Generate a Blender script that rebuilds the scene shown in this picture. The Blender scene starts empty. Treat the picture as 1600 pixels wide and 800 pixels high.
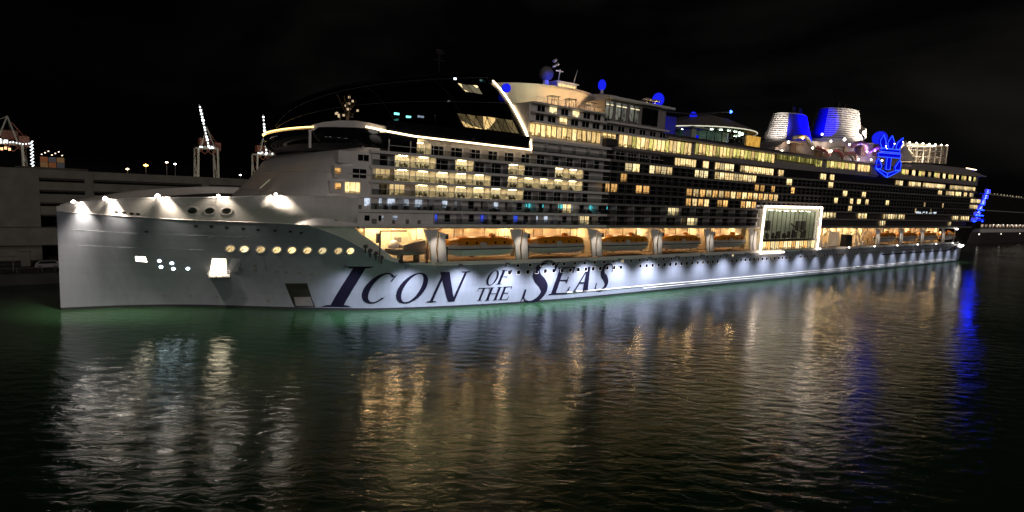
import bpy, math, random
import numpy as np
from mathutils import Vector, Matrix
random.seed(7)
SC = bpy.context.scene
COL = SC.collection

# ------------------------------------------------------------------ camera
cam_d = bpy.data.cameras.new('camera'); cam = bpy.data.objects.new('camera', cam_d); COL.objects.link(cam)
RX, RY, RZ = (0.80522767, -0.02861553, 0.5922749), (-0.59089367, -0.12215256, 0.79744807), (0.0495285, -0.99209874, -0.11526935)
right = Vector((RX[0], RY[0], RZ[0])); down = Vector((RX[1], RY[1], RZ[1])); fwd = Vector((RX[2], RY[2], RZ[2]))
m = Matrix((right, -down, -fwd)).transposed().to_4x4(); m.translation = Vector((4.754, -95.5, 24.5))
cam.matrix_world = m
cam_d.sensor_width = 36; cam_d.lens = 20.025; cam_d.clip_start = 1; cam_d.clip_end = 9000
SC.camera = cam

# ------------------------------------------------------------------ night sky and the faint glow of the harbour
w = bpy.data.worlds.new('World'); SC.world = w; w.use_nodes = True
nt = w.node_tree; nt.nodes.clear()
def N(t, **kw):
    n = nt.nodes.new(t)
    for k, v in kw.items(): setattr(n, k, v)
    return n
out = N('ShaderNodeOutputWorld'); bg = N('ShaderNodeBackground')
tc = N('ShaderNodeTexCoord'); no = N('ShaderNodeTexNoise'); no.inputs['Scale'].default_value = 2.2; no.inputs['Detail'].default_value = 4
no.inputs['Distortion'].default_value = .6
mp = N('ShaderNodeMapping'); mp.inputs['Scale'].default_value = (1, 1, 2.6)
nt.links.new(tc.outputs['Generated'], mp.inputs['Vector']); nt.links.new(mp.outputs['Vector'], no.inputs['Vector'])
cr = N('ShaderNodeValToRGB'); cr.color_ramp.elements[0].position = .42; cr.color_ramp.elements[0].color = (.0012, .0012, .0013, 1)
cr.color_ramp.elements[1].position = .72; cr.color_ramp.elements[1].color = (.0105, .0098, .0088, 1)
nt.links.new(no.outputs['Fac'], cr.inputs['Fac'])
dt = N('ShaderNodeVectorMath', operation='DOT_PRODUCT'); dt.inputs[1].default_value = (.95, .3, 0)
nt.links.new(tc.outputs['Generated'], dt.inputs[0])
mr = N('ShaderNodeMapRange'); mr.inputs['From Min'].default_value = .3; mr.inputs['From Max'].default_value = 1.0
mr.inputs['To Min'].default_value = .2; mr.inputs['To Max'].default_value = .68
nt.links.new(dt.outputs['Value'], mr.inputs['Value'])
nt.links.new(cr.outputs['Color'], bg.inputs['Color']); nt.links.new(mr.outputs['Result'], bg.inputs['Strength'])
nt.links.new(bg.outputs['Background'], out.inputs['Surface'])

# one soft weak sun: the night glow that falls from the near quay side
sd = bpy.data.lights.new('sun', 'SUN'); sd.energy = .40; sd.angle = math.radians(25); sd.color = (1, .90, .84)
so = bpy.data.objects.new('sun', sd); COL.objects.link(so)
so.rotation_euler = Vector((.26, .93, -.24)).to_track_quat('-Z', 'Y').to_euler()

SC.view_settings.view_transform = 'Standard'; SC.view_settings.look = 'None'
SC.view_settings.exposure = 0; SC.view_settings.gamma = 1
try:
    SC.cycles.use_denoising = True; SC.cycles.denoiser = 'OPENIMAGEDENOISE'
    SC.cycles.sample_clamp_indirect = 6; SC.cycles.sample_clamp_direct = 0
    SC.cycles.max_bounces = 6; SC.cycles.transparent_max_bounces = 12; SC.cycles.use_light_tree = True
    SC.cycles.caustics_reflective = False; SC.cycles.caustics_refractive = False
except Exception: pass

# ------------------------------------------------------------------ materials
MATS = {}
def mat(name, color, rough=.5, metal=0, var=.12, scale=.6, bump=0, spec=None):
    if name in MATS: return MATS[name]
    M = bpy.data.materials.new(name); M.use_nodes = True; t = M.node_tree; b = t.nodes['Principled BSDF']
    b.inputs['Roughness'].default_value = rough; b.inputs['Metallic'].default_value = metal
    if spec is not None: b.inputs['Specular IOR Level'].default_value = spec
    co = t.nodes.new('ShaderNodeTexCoord'); n = t.nodes.new('ShaderNodeTexNoise')
    n.inputs['Scale'].default_value = scale; n.inputs['Detail'].default_value = 5
    t.links.new(co.outputs['Object'], n.inputs['Vector'])
    r = t.nodes.new('ShaderNodeValToRGB')
    r.color_ramp.elements[0].position = .3; r.color_ramp.elements[1].position = .7
    r.color_ramp.elements[0].color = tuple(c * (1 - var) for c in color) + (1,)
    r.color_ramp.elements[1].color = tuple(min(1, c * (1 + var)) for c in color) + (1,)
    t.links.new(n.outputs['Fac'], r.inputs['Fac']); t.links.new(r.outputs['Color'], b.inputs['Base Color'])
    if bump:
        bp = t.nodes.new('ShaderNodeBump'); bp.inputs['Strength'].default_value = bump; bp.inputs['Distance'].default_value = .1
        t.links.new(n.outputs['Fac'], bp.inputs['Height']); t.links.new(bp.outputs['Normal'], b.inputs['Normal'])
    MATS[name] = M; return M

def glow(name, color, strength):
    if name in MATS: return MATS[name]
    M = bpy.data.materials.new(name); M.use_nodes = True; t = M.node_tree; t.nodes.clear()
    o = t.nodes.new('ShaderNodeOutputMaterial'); e = t.nodes.new('ShaderNodeEmission')
    e.inputs['Color'].default_value = tuple(color) + (1,); e.inputs['Strength'].default_value = strength
    t.links.new(e.outputs[0], o.inputs['Surface']); MATS[name] = M; return M

def pane(name, c_hi, c_lo, strength, vertical=2.2, spread=.45):
    """a lit window pane: curtain folds, furniture shapes, and its own brightness per cabin"""
    if name in MATS: return MATS[name]
    M = bpy.data.materials.new(name); M.use_nodes = True; t = M.node_tree; t.nodes.clear()
    L = t.links.new
    o = t.nodes.new('ShaderNodeOutputMaterial'); e = t.nodes.new('ShaderNodeEmission'); g = t.nodes.new('ShaderNodeBsdfGlossy')
    g.inputs['Roughness'].default_value = .08; g.inputs['Color'].default_value = (.5, .5, .5, 1)
    mx = t.nodes.new('ShaderNodeMixShader'); mx.inputs['Fac'].default_value = .06
    co = t.nodes.new('ShaderNodeTexCoord'); oi = t.nodes.new('ShaderNodeObjectInfo')
    ad = t.nodes.new('ShaderNodeVectorMath'); ad.operation = 'ADD'
    cm = t.nodes.new('ShaderNodeCombineXYZ'); ml = t.nodes.new('ShaderNodeMath'); ml.operation = 'MULTIPLY'; ml.inputs[1].default_value = 61
    L(oi.outputs['Random'], ml.inputs[0]); L(ml.outputs[0], cm.inputs[0]); L(ml.outputs[0], cm.inputs[1]); L(ml.outputs[0], cm.inputs[2])
    L(co.outputs['Object'], ad.inputs[0]); L(cm.outputs[0], ad.inputs[1])
    n1 = t.nodes.new('ShaderNodeTexNoise'); n1.inputs['Scale'].default_value = 1.9; n1.inputs['Detail'].default_value = 6
    mp = t.nodes.new('ShaderNodeMapping'); mp.inputs['Scale'].default_value = (vertical, 1, .5)
    L(ad.outputs[0], mp.inputs['Vector']); L(mp.outputs[0], n1.inputs['Vector'])
    n2 = t.nodes.new('ShaderNodeTexVoronoi'); n2.inputs['Scale'].default_value = 1.1; n2.distance = 'CHEBYCHEV'
    L(ad.outputs[0], n2.inputs['Vector'])
    r = t.nodes.new('ShaderNodeValToRGB'); r.color_ramp.elements[0].position = .30; r.color_ramp.elements[1].position = .62
    r.color_ramp.elements[0].color = tuple(c_lo) + (1,); r.color_ramp.elements[1].color = tuple(c_hi) + (1,)
    L(n1.outputs['Fac'], r.inputs['Fac'])
    sp = t.nodes.new('ShaderNodeSeparateXYZ'); L(co.outputs['Object'], sp.inputs[0])
    # darker furniture shapes in the lowest part of the room
    lo = t.nodes.new('ShaderNodeMapRange'); lo.inputs['From Min'].default_value = .35; lo.inputs['From Max'].default_value = 1.0
    lo.inputs['To Min'].default_value = .62; lo.inputs['To Max'].default_value = -.2
    L(sp.outputs['Z'], lo.inputs['Value'])
    vv = t.nodes.new('ShaderNodeSeparateColor'); L(n2.outputs['Color'], vv.inputs[0])
    gt = t.nodes.new('ShaderNodeMath'); gt.operation = 'LESS_THAN'; L(vv.outputs[0], gt.inputs[0]); L(lo.outputs[0], gt.inputs[1])
    dk = t.nodes.new('ShaderNodeMath'); dk.operation = 'MULTIPLY_ADD'; dk.inputs[1].default_value = -.72; dk.inputs[2].default_value = 1
    L(gt.outputs[0], dk.inputs[0])
    br = t.nodes.new('ShaderNodeMapRange'); br.inputs['To Min'].default_value = 1 - spread; br.inputs['To Max'].default_value = 1 + spread
    L(oi.outputs['Random'], br.inputs['Value'])
    m1 = t.nodes.new('ShaderNodeMath'); m1.operation = 'MULTIPLY'; L(dk.outputs[0], m1.inputs[0]); L(br.outputs[0], m1.inputs[1])
    m2 = t.nodes.new('ShaderNodeMath'); m2.operation = 'MULTIPLY'; m2.inputs[1].default_value = strength; L(m1.outputs[0], m2.inputs[0])
    L(r.outputs['Color'], e.inputs['Color']); L(m2.outputs[0], e.inputs['Strength'])
    L(e.outputs[0], mx.inputs[1]); L(g.outputs[0], mx.inputs[2]); L(mx.outputs[0], o.inputs['Surface'])
    MATS[name] = M; return M

def glass(name, tint, gl=.12, rough=.05):
    if name in MATS: return MATS[name]
    M = bpy.data.materials.new(name); M.use_nodes = True; t = M.node_tree; t.nodes.clear(); L = t.links.new
    o = t.nodes.new('ShaderNodeOutputMaterial'); tr = t.nodes.new('ShaderNodeBsdfTransparent'); tr.inputs['Color'].default_value = tuple(tint) + (1,)
    g = t.nodes.new('ShaderNodeBsdfGlossy'); g.inputs['Roughness'].default_value = rough
    f = t.nodes.new('ShaderNodeLayerWeight'); f.inputs['Blend'].default_value = .5
    pw = t.nodes.new('ShaderNodeMath'); pw.operation = 'POWER'; pw.inputs[1].default_value = 5; L(f.outputs['Facing'], pw.inputs[0])
    n = t.nodes.new('ShaderNodeTexNoise'); n.inputs['Scale'].default_value = .4
    mz = t.nodes.new('ShaderNodeMath'); mz.operation = 'MULTIPLY_ADD'; mz.inputs[1].default_value = .03; mz.inputs[2].default_value = .03
    ma = t.nodes.new('ShaderNodeMath'); ma.operation = 'MULTIPLY_ADD'; ma.inputs[1].default_value = .9
    L(n.outputs['Fac'], mz.inputs[0]); L(pw.outputs[0], ma.inputs[0]); L(mz.outputs[0], ma.inputs[2])
    x = t.nodes.new('ShaderNodeMixShader'); L(ma.outputs[0], x.inputs['Fac']); L(tr.outputs[0], x.inputs[1]); L(g.outputs[0], x.inputs[2])
    L(x.outputs[0], o.inputs['Surface']); MATS[name] = M; return M

WHITE = mat('white_paint', (.80, .765, .745), .38, var=.05, scale=.25)
CREAM = mat('cream_paint', (.76, .68, .55), .5, var=.06, scale=.4)
HULLB = mat('pale_blue_hull_paint', (.25, .275, .335), .32, var=.05, scale=.12, bump=.02)
def streaks(M, amt=.10):
    t = M.node_tree; b = t.nodes['Principled BSDF']; L = t.links.new; src = b.inputs['Base Color'].links[0].from_socket
    co = t.nodes.new('ShaderNodeTexCoord'); outs = src
    for sc, a in (((1.1, 1.1, .05), amt), ((.03, .03, .7), amt * .8)):
        mp = t.nodes.new('ShaderNodeMapping'); mp.inputs['Scale'].default_value = sc; L(co.outputs['Object'], mp.inputs['Vector'])
        n = t.nodes.new('ShaderNodeTexNoise'); n.inputs['Scale'].default_value = 1.0; n.inputs['Detail'].default_value = 6; L(mp.outputs[0], n.inputs['Vector'])
        r = t.nodes.new('ShaderNodeMapRange'); r.inputs['From Min'].default_value = .35; r.inputs['From Max'].default_value = .7; r.inputs['To Min'].default_value = 1 - a * 2; r.inputs['To Max'].default_value = 1 + a * .4
        L(n.outputs['Fac'], r.inputs['Value']); m = t.nodes.new('ShaderNodeMix'); m.data_type = 'RGBA'; m.blend_type = 'MULTIPLY'; m.inputs['Factor'].default_value = 1
        L(outs, m.inputs['A']); L(r.outputs[0], m.inputs['B']); outs = m.outputs['Result']
    L(outs, b.inputs['Base Color'])
streaks(HULLB, .05); streaks(WHITE, .04)
BOOT = mat('dark_boot_paint', (.012, .012, .018), .5)
NAVY = mat('navy_paint', (.006, .005, .015), .55, spec=.12)
BLACK = mat('black_paint', (.020, .018, .017), .35, var=.3, scale=.3)
DGREY = mat('dark_grey_paint', (.060, .055, .054), .5)
MGREY = mat('mid_grey_paint', (.20, .19, .19), .5)
ORANGE = mat('orange_boat_paint', (.55, .20, .012), .35, var=.06, scale=1.5)
BOATW = mat('grey_white_boat_paint', (.50, .46, .44), .4, var=.06, scale=1.2)
STEEL = mat('galvanised_steel', (.33, .33, .34), .35, .6)
DGLASS = mat('dark_tinted_glass', (.006, .007, .010), .06, var=.3)
CONC = mat('concrete', (.18, .17, .142), .85, var=.18, scale=.35, bump=.15)
CONCD = mat('dark_concrete', (.05, .05, .045), .9, var=.25, scale=.3)
DECKM = mat('deck_teak', (.16, .11, .07), .7, var=.2, scale=2)
RED = mat('red_crane_paint', (.25, .09, .05), .5, var=.2)
WARM = pane('warm_lit_pane', (1.0, .77, .38), (.55, .30, .08), 1.6, spread=.55)
PALE = pane('pale_lit_pane', (1.0, .82, .46), (.55, .38, .15), 1.45, spread=.55)
AMBER = pane('amber_lit_pane', (1.0, .58, .20), (.60, .26, .05), 1.3, spread=.5)
LOUNGE = pane('lounge_lit_pane', (1.0, .70, .29), (.36, .19, .05), 1.6, 2.6)
COOL = pane('cool_lit_pane', (.75, .85, 1.0), (.20, .22, .28), .8)
GREENY = pane('pool_lit_pane', (.95, .85, .25), (.30, .22, .04), 1.0, 2.6)
CYAN = glow('cyan_screen_glow', (.10, .75, .80), .9)
VIOLET = glow('violet_screen_glow', (.32, .18, 1.0), 1.0)
LAMP_W = glow('warm_lamp_glow', (1.0, .64, .27), 92)
LAMP_C = glow('white_lamp_glow', (1.0, .93, .86), 14)
LED = glow('warm_white_led', (1.0, .74, .44), 5.0)
LEDY = glow('golden_led', (1.0, .62, .20), 4.5)
BLUE = glow('blue_sign_glow', (.006, .006, 1.0), .75)
BLUEN = glow('blue_neon_glow', (.02, .07, 1.0), 2.6)
BLUED = glow('blue_floodlit_dome_glow', (.012, .02, 1.0), .85)  # blue floodlight falling on the radomes, put in as their own glow
BGLASS = glass('balcony_glass', (.72, .74, .74))
WGLASS = glass('clear_window_glass', (.86, .90, .86))
DOMEG = glass('smoked_dome_glass', (.10, .11, .13))

# ------------------------------------------------------------------ mesh helpers
class MB:
    def __init__(s): s.v = []; s.f = []; s.mi = []
    def face(s, pts, mi=0):
        n = len(s.v); s.v += [tuple(p) for p in pts]; s.f.append(tuple(range(n, n + len(pts)))); s.mi.append(mi)
    def box(s, x0, x1, y0, y1, z0, z1, mi=0):
        n = len(s.v)
        s.v += [(x, y, z) for x in (x0, x1) for y in (y0, y1) for z in (z0, z1)]
        for f in ((0, 1, 3, 2), (4, 6, 7, 5), (0, 4, 5, 1), (2, 3, 7, 6), (0, 2, 6, 4), (1, 5, 7, 3)):
            s.f.append(tuple(n + i for i in f)); s.mi.append(mi)
    def loft(s, secs, mi=0, closed=True, caps=True):
        n = len(s.v); k = len(secs[0])
        for sec in secs: s.v += [tuple(p) for p in sec]
        for i in range(len(secs) - 1):
            for j in range(k if closed else k - 1):
                a = n + i * k + j; b = n + i * k + (j + 1) % k
                s.f.append((a, b, b + k, a + k)); s.mi.append(mi)
        if caps and closed:
            s.f.append(tuple(n + j for j in range(k))[::-1]); s.mi.append(mi)
            s.f.append(tuple(n + (len(secs) - 1) * k + j for j in range(k))); s.mi.append(mi)
    def tube(s, pts, r, mi=0, k=6):
        pts = [Vector(p) for p in pts]; secs = []
        for i, p in enumerate(pts):
            d = (pts[min(i + 1, len(pts) - 1)] - pts[max(i - 1, 0)]).normalized()
            a = d.cross(Vector((0, 0, 1)));
            if a.length < .05: a = d.cross(Vector((0, 1, 0)))
            a.normalize(); b = d.cross(a); rr = r[i] if isinstance(r, (list, tuple)) else r
            secs.append([p + a * (rr * math.cos(2 * math.pi * j / k)) + b * (rr * math.sin(2 * math.pi * j / k)) for j in range(k)])
        s.loft(secs, mi)
    def lathe(s, prof, c, k=24, sx=1, sy=1, mi=0):
        secs = [[(c[0] + r * sx * math.cos(2 * math.pi * j / k), c[1] + r * sy * math.sin(2 * math.pi * j / k), c[2] + z) for j in range(k)] for r, z in prof]
        s.loft(secs, mi)
    def build(s, name, mats, parent=None, smooth=False, loc=None):
        me = bpy.data.meshes.new(name); me.from_pydata(s.v, [], s.f)
        for mm in (mats if isinstance(mats, (list, tuple)) else [mats]): me.materials.append(mm)
        me.polygons.foreach_set('material_index', s.mi)
        if smooth: me.polygons.foreach_set('use_smooth', [True] * len(s.f))
        me.update()
        return link(name, me, parent, loc)
def link(name, me, parent=None, loc=None):
    o = bpy.data.objects.new(name, me); COL.objects.link(o)
    if parent: o.parent = parent
    if loc is not None: o.location = loc
    return o
def thing(name, label, cat, loc=(0, 0, 0), group=None):
    o = bpy.data.objects.new(name, None); COL.objects.link(o); o.location = loc; o.empty_display_size = .5
    o['label'] = label; o['category'] = cat
    if group: o['group'] = group
    return o
def tag(o, label, cat, group=None):
    o['label'] = label; o['category'] = cat
    if group: o['group'] = group
    return o
def copy_tree(o, parent=None):
    c = o.copy(); COL.objects.link(c)
    if parent: c.parent = parent
    for ch in list(o.children): copy_tree(ch, c)
    return c
def spot(name, loc, aim, power, color, angle, blend=.6, size=.25, parent=None):
    d = bpy.data.lights.new(name, 'SPOT'); d.energy = power; d.color = color; d.spot_size = math.radians(angle); d.spot_blend = blend
    d.shadow_soft_size = size
    o = bpy.data.objects.new(name, d); COL.objects.link(o); o.location = loc
    o.rotation_euler = (Vector(aim) - Vector(loc)).to_track_quat('-Z', 'Y').to_euler()
    if parent: o.parent = parent
    return o
def arange(a, b, st):
    n = max(1, int(round((b - a) / st))); return [a + (b - a) * i / n for i in range(n + 1)]

# ------------------------------------------------------------------ water, quay and land
def water_mat():
    M = bpy.data.materials.new('harbour_water'); M.use_nodes = True; t = M.node_tree; L = t.links.new; b = t.nodes['Principled BSDF']
    b.inputs['Base Color'].default_value = (.017, .052, .022, 1); b.inputs['Roughness'].default_value = .12; b.inputs['IOR'].default_value = 1.33
    g = t.nodes.new('ShaderNodeNewGeometry')
    mp = t.nodes.new('ShaderNodeMapping'); mp.inputs['Scale'].default_value = (.5, 1, 1)
    vr = t.nodes.new('ShaderNodeVectorRotate'); vr.rotation_type = 'Z_AXIS'; vr.inputs['Angle'].default_value = math.radians(34)
    L(g.outputs['Position'], vr.inputs['Vector']); L(vr.outputs[0], mp.inputs['Vector'])
    n1 = t.nodes.new('ShaderNodeTexNoise'); n1.inputs['Scale'].default_value = .72; n1.inputs['Detail'].default_value = 6; n1.inputs['Roughness'].default_value = .55; n1.inputs['Distortion'].default_value = .5
    n2 = t.nodes.new('ShaderNodeTexNoise'); n2.inputs['Scale'].default_value = .045; n2.inputs['Detail'].default_value = 2
    n3 = t.nodes.new('ShaderNodeTexNoise'); n3.inputs['Scale'].default_value = .02; n3.inputs['Detail'].default_value = 2
    L(mp.outputs[0], n1.inputs['Vector']); L(g.outputs['Position'], n2.inputs['Vector']); L(g.outputs['Position'], n3.inputs['Vector'])
    # calmer and rougher patches
    r = t.nodes.new('ShaderNodeMapRange'); r.inputs['From Min'].default_value = .3; r.inputs['From Max'].default_value = .7
    r.inputs['To Min'].default_value = .45; r.inputs['To Max'].default_value = 1.2
    L(n3.outputs['Fac'], r.inputs['Value'])
    rr = t.nodes.new('ShaderNodeMapRange'); rr.inputs['From Min'].default_value = .35; rr.inputs['From Max'].default_value = .65
    rr.inputs['To Min'].default_value = .04; rr.inputs['To Max'].default_value = .11; L(n3.outputs['Fac'], rr.inputs['Value']); L(rr.outputs[0], b.inputs['Roughness'])
    b1 = t.nodes.new('ShaderNodeBump'); b1.inputs['Distance'].default_value = .155
    L(r.outputs[0], b1.inputs['Strength']); L(n1.outputs['Fac'], b1.inputs['Height'])
    b2 = t.nodes.new('ShaderNodeBump'); b2.inputs['Distance'].default_value = .8; b2.inputs['Strength'].default_value = .3
    L(n2.outputs['Fac'], b2.inputs['Height']); L(b2.outputs['Normal'], b1.inputs['Normal']); L(b1.outputs['Normal'], b.inputs['Normal'])
    return M
mb = MB(); mb.face([(-3000, -1500, 0), (5000, -1500, 0), (5000, 5000, 0), (-3000, 5000, 0)])
o = mb.build('harbour_water', water_mat()); o['kind'] = 'structure'
mb = MB(); mb.box(-400, 1400, 57.5, 75, -2, 2.0); mb.box(-400, 1400, 57.3, 58.6, 2.0, 2.25)
o = mb.build('quay', CONCD); o['kind'] = 'structure'
mb = MB(); mb.box(-1500, 2600, 75, 2000, -2, 2.15)
o = mb.build('terminal_ground', CONCD); o['kind'] = 'structure'

# ==================================================================================================== the ship
ship = thing('cruise_ship', 'huge white and pale blue cruise ship with hundreds of lit cabins filling the picture', 'cruise ship')
FAR = 56.0
WX = [0, 4.9, 9.6, 14.5, 19.3, 24.2, 29.2, 34.2, 39.3, 45.6, 50, 57.6, 65.4, 77.4, 95, 400]
WY = [28, 27.4, 26.6, 25.1, 23.1, 20.4, 17.3, 14.3, 11.5, 8.2, 6.5, 4.6, 3, 1.4, 0, 0]
TX = [0, 3, 6.5, 13, 20, 28, 36, 45, 400]; TY = [28, 24.5, 19.5, 12, 7, 3.2, 1.2, 0, 0]
def _sm(X, xs, ys):
    return sum(float(np.interp(max(0, X + d), xs, ys)) * wt for d, wt in ((-2.5, .15), (-1.2, .22), (0, .26), (1.2, .22), (2.5, .15))) if X > 1.5 else float(np.interp(X, xs, ys))
def hull_y(X, z):
    t = min(1.25, max(0, z / 17.5)) ** 1.4
    y = _sm(X, WX, WY) * (1 - t) + _sm(X, TX, TY) * t
    if X > 345: y += (X - 345) ** 2 * .006
    return max(0, y)
def z_blue(X): return float(np.interp(X, [0, 25, 30, 33, 36.5, 41, 45.8, 50.2, 54, 60, 400], [17.1, 17.15, 17.1, 17.0, 16.2, 14.4, 11.8, 10.0, 9.4, 9.0, 9.0]))
def z_rail(X): return float(np.interp(X, [0, 2, 6.5, 13, 20, 27, 36], [17.9, 18.5, 19.5, 20.5, 21.0, 21.6, 21.7]))
def z_keel(X): return -1.5 if X < 345 else float(np.interp(X, [345, 358, 368], [-1.5, .2, 1.6]))
def Zs(z, X): return z + max(0, z - 16) * .0008 * max(0, X - 180)
F = [17.3 + 2.58 * i for i in range(9)]            # deck floors 17.3 ... 37.9

xs_h = [0, .4, 1, 2, 3.2, 4.5, 6, 8, 10, 12, 14, 16, 18, 20, 22, 24, 26, 28, 30, 32, 34, 36, 38, 40, 42, 44, 46, 48, 50, 52, 54, 57, 60, 64, 68, 72, 78, 84, 90, 100, 120, 150, 180, 210, 240, 270, 300, 325, 345, 350, 355, 360, 365, 368]
nz = 12
for side in (0, 1):
    pass
def skin(mb, xs, f0, f1, n, mi=0, off=0.0, both=True):
    for far in ((0, 1) if both else (0,)):
        base = len(mb.v)
        for X in xs:
            a, b = f0(X), f1(X)
            for k in range(n + 1):
                z = a + (b - a) * k / n; y = hull_y(X, z) - off
                mb.v.append((X, FAR - y if far else y, z))
        for i in range(len(xs) - 1):
            for k in range(n):
                a = base + i * (n + 1) + k
                q = (a, a + n + 1, a + n + 2, a + 1)
                mb.f.append(q if not far else q[::-1]); mb.mi.append(mi)
mb = MB(); skin(mb, xs_h, lambda X: max(z_keel(X), .42), z_blue, nz)
mb.box(367.4, 368, 3.2, 52.8, 1.6, 9)
mb.box(60, 366, 3.4, 52.6, 8.6, 8.9)
hull = mb.build('hull', HULLB, ship, smooth=True)
mb = MB(); skin(mb, [x for x in xs_h if x <= 358], lambda X: -1.5, lambda X: .42, 1); mb.build('boot_top', BOOT, ship, smooth=True)
# white bulwark and forward skin, up to the rail; from the knee aft it is the sill under the boat gallery
def z_skin(X):
    if X < 42.0: return max(z_rail(X), 17.3)
    return float(np.interp(X, [42.0, 42.01, 46.9, 50.1, 53, 60, 400], [17.3, 16.2, 13.2, 10.8, 9.95, 9.75, 9.75]))
xs_w = sorted(set(xs_h + [41.99, 42.02, 43, 45, 47, 49, 51, 53]))
mb = MB(); skin(mb, [x for x in xs_w if x <= 356], z_blue, z_skin, 4, off=.03); mb.build('bulwark', WHITE, ship, smooth=True)
# forecastle deck
mb = MB(); dx = [0.6, 2, 4, 6, 9, 12, 16, 20, 24, 28, 34, 42]
mb.loft([[(x, hull_y(x, 18) + .1, z_rail(x) - 1.3), (x, FAR - hull_y(x, 18) - .1, z_rail(x) - 1.3)] for x in dx], closed=False)
mb.build('forecastle_deck', DGREY, ship)
mb = MB()
mb.tube([(x, hull_y(x, z_rail(x)) - .02, z_rail(x) + .06) for x in dx], .11); mb.tube([(x, FAR - hull_y(x, z_rail(x)), z_rail(x) + .06) for x in dx], .11)
mb.build('bow_rail', WHITE, ship)
# knuckle line where blue meets white, weld lines on the bow plating, rubbing strakes along the water
def line_on_hull(mb, pts, r, mi=0, off=.02): mb.tube([(x, hull_y(x, z) - off, z) for x, z in pts], r, mi, 4)
mb = MB(); line_on_hull(mb, [(x, z_blue(x)) for x in xs_w if 1 <= x <= 340], .09); mb.build('knuckle_strip', WHITE, ship)
mb = MB()
for z0, a, b in ((14.1, 2, 28), (11.4, 1.5, 20), (6.6, 1, 18)): line_on_hull(mb, [(x, z0 + .012 * x) for x in arange(a, b, 2)], .035, off=-.01)
mb.build('weld_seam', HULLB, ship)
mb = MB(); line_on_hull(mb, [(x, 1.75) for x in arange(92, 340, 8)], .16); mb.build('rubbing_strake', WHITE, ship)
mb = MB(); line_on_hull(mb, [(x, 1.15) for x in arange(118, 350, 8)], .13); mb.build('rubbing_strake', WHITE, ship)
mb = MB(); line_on_hull(mb, [(x, 9.0) for x in arange(70, 168, 6)], .05); mb.build('hull_seam', MGREY, ship)
mb = MB(); line_on_hull(mb, [(x, 5.9) for x in arange(262, 350, 6)], .22); mb.build('dark_hull_stripe', NAVY, ship)
# navy patch on the quarter
mb = MB()
mb.loft([[(x, hull_y(x, 5.5) - .05, 5.8), (x, hull_y(x, 5.5) - .05, 5.8 + h)] for x, h in ((335, .1), (342, 1.2), (350, 2.7), (358, 3.1), (367, 3.1))], closed=False)
mb.build('quarter_emblem_patch', NAVY, ship)

# ---- boat gallery: floor, back wall, ceiling
XG0, XG1 = 42.1, 345.0
mb = MB()
mb.loft([[(x, max(.12, hull_y(x, 9.7) + .12), 9.7), (x, FAR - hull_y(x, 9.7) - .1, 9.7)] for x in [42.1, 45, 50, 57, 70, 90, 150, 250, 345, 356]], closed=False)
mb.build('gallery_floor', DECKM, ship)
mb = MB(); mb.box(XG0, XG1, 7.0, 7.3, 9.72, 16.4); mb.loft([[(42.3, hull_y(42.3, 16) + .5, 16.4), (42.3, 7.3, 16.4), (42.0, 7.3, 16.4), (42.0, hull_y(42.3, 16) + .5, 16.4)], [(50.5, hull_y(50, 10) + .5, 9.72), (50.5, 7.3, 9.72), (42.0, 7.3, 9.72), (50.2, hull_y(50, 10) + .5, 9.72)]])
mb.box(XG1, XG1 + .4, .3, 7.3, 9.72, 17.2)
for x in arange(46, 344, 5.45): mb.box(x, x + .22, 6.72, 7.0, 9.72, 16.3)
for x in arange(48, 340, 10.9): mb.box(x, x + 1.0, 6.93, 7.0, 9.75, 11.8, 1)
for x in arange(52, 340, 8.7): mb.box(x, x + 1.6, 6.9, 7.0, 13.2, 14.2, 1)
mb.build('gallery_wall', [CREAM, MGREY], ship)
mb = MB(); mb.box(42.4, 170.5, .35, 28, 16.45, 17.0); mb.box(205.5, XG1 + 8, .35, 28, 16.45, 17.0); mb.build('gallery_ceiling', CREAM, ship)
bright_x = [47.5, 52.0, 57.3, 78.6, 100.9, 123.0, 145.5, 166.0, 208.5, 214, 220, 226, 232, 238, 244, 250, 256.8, 280.6, 304.4, 330.5, 341]
weak_x = [64, 69, 74, 85, 90, 95, 107, 112, 117, 129, 134, 139, 151, 156, 161, 263, 268, 273, 287, 292, 298, 311, 317, 323, 336]
for xs_l, st, nm in ((bright_x, 190, 'gallery_lamp'), (weak_x, 55, 'gallery_strip_lamp')):
    me_lamp = None
    for x in xs_l:
        if me_lamp is None:
            mb = MB(); mb.box(-.8, .8, -.14, .14, -.12, 0, 0); o = mb.build(nm, glow(nm + '_glow', (1.0, .66, .30), st), ship, loc=(x, 5.2, 16.44)); me_lamp = o.data
        else: link(nm, me_lamp, ship, (x, 5.2, 16.44))
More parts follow.
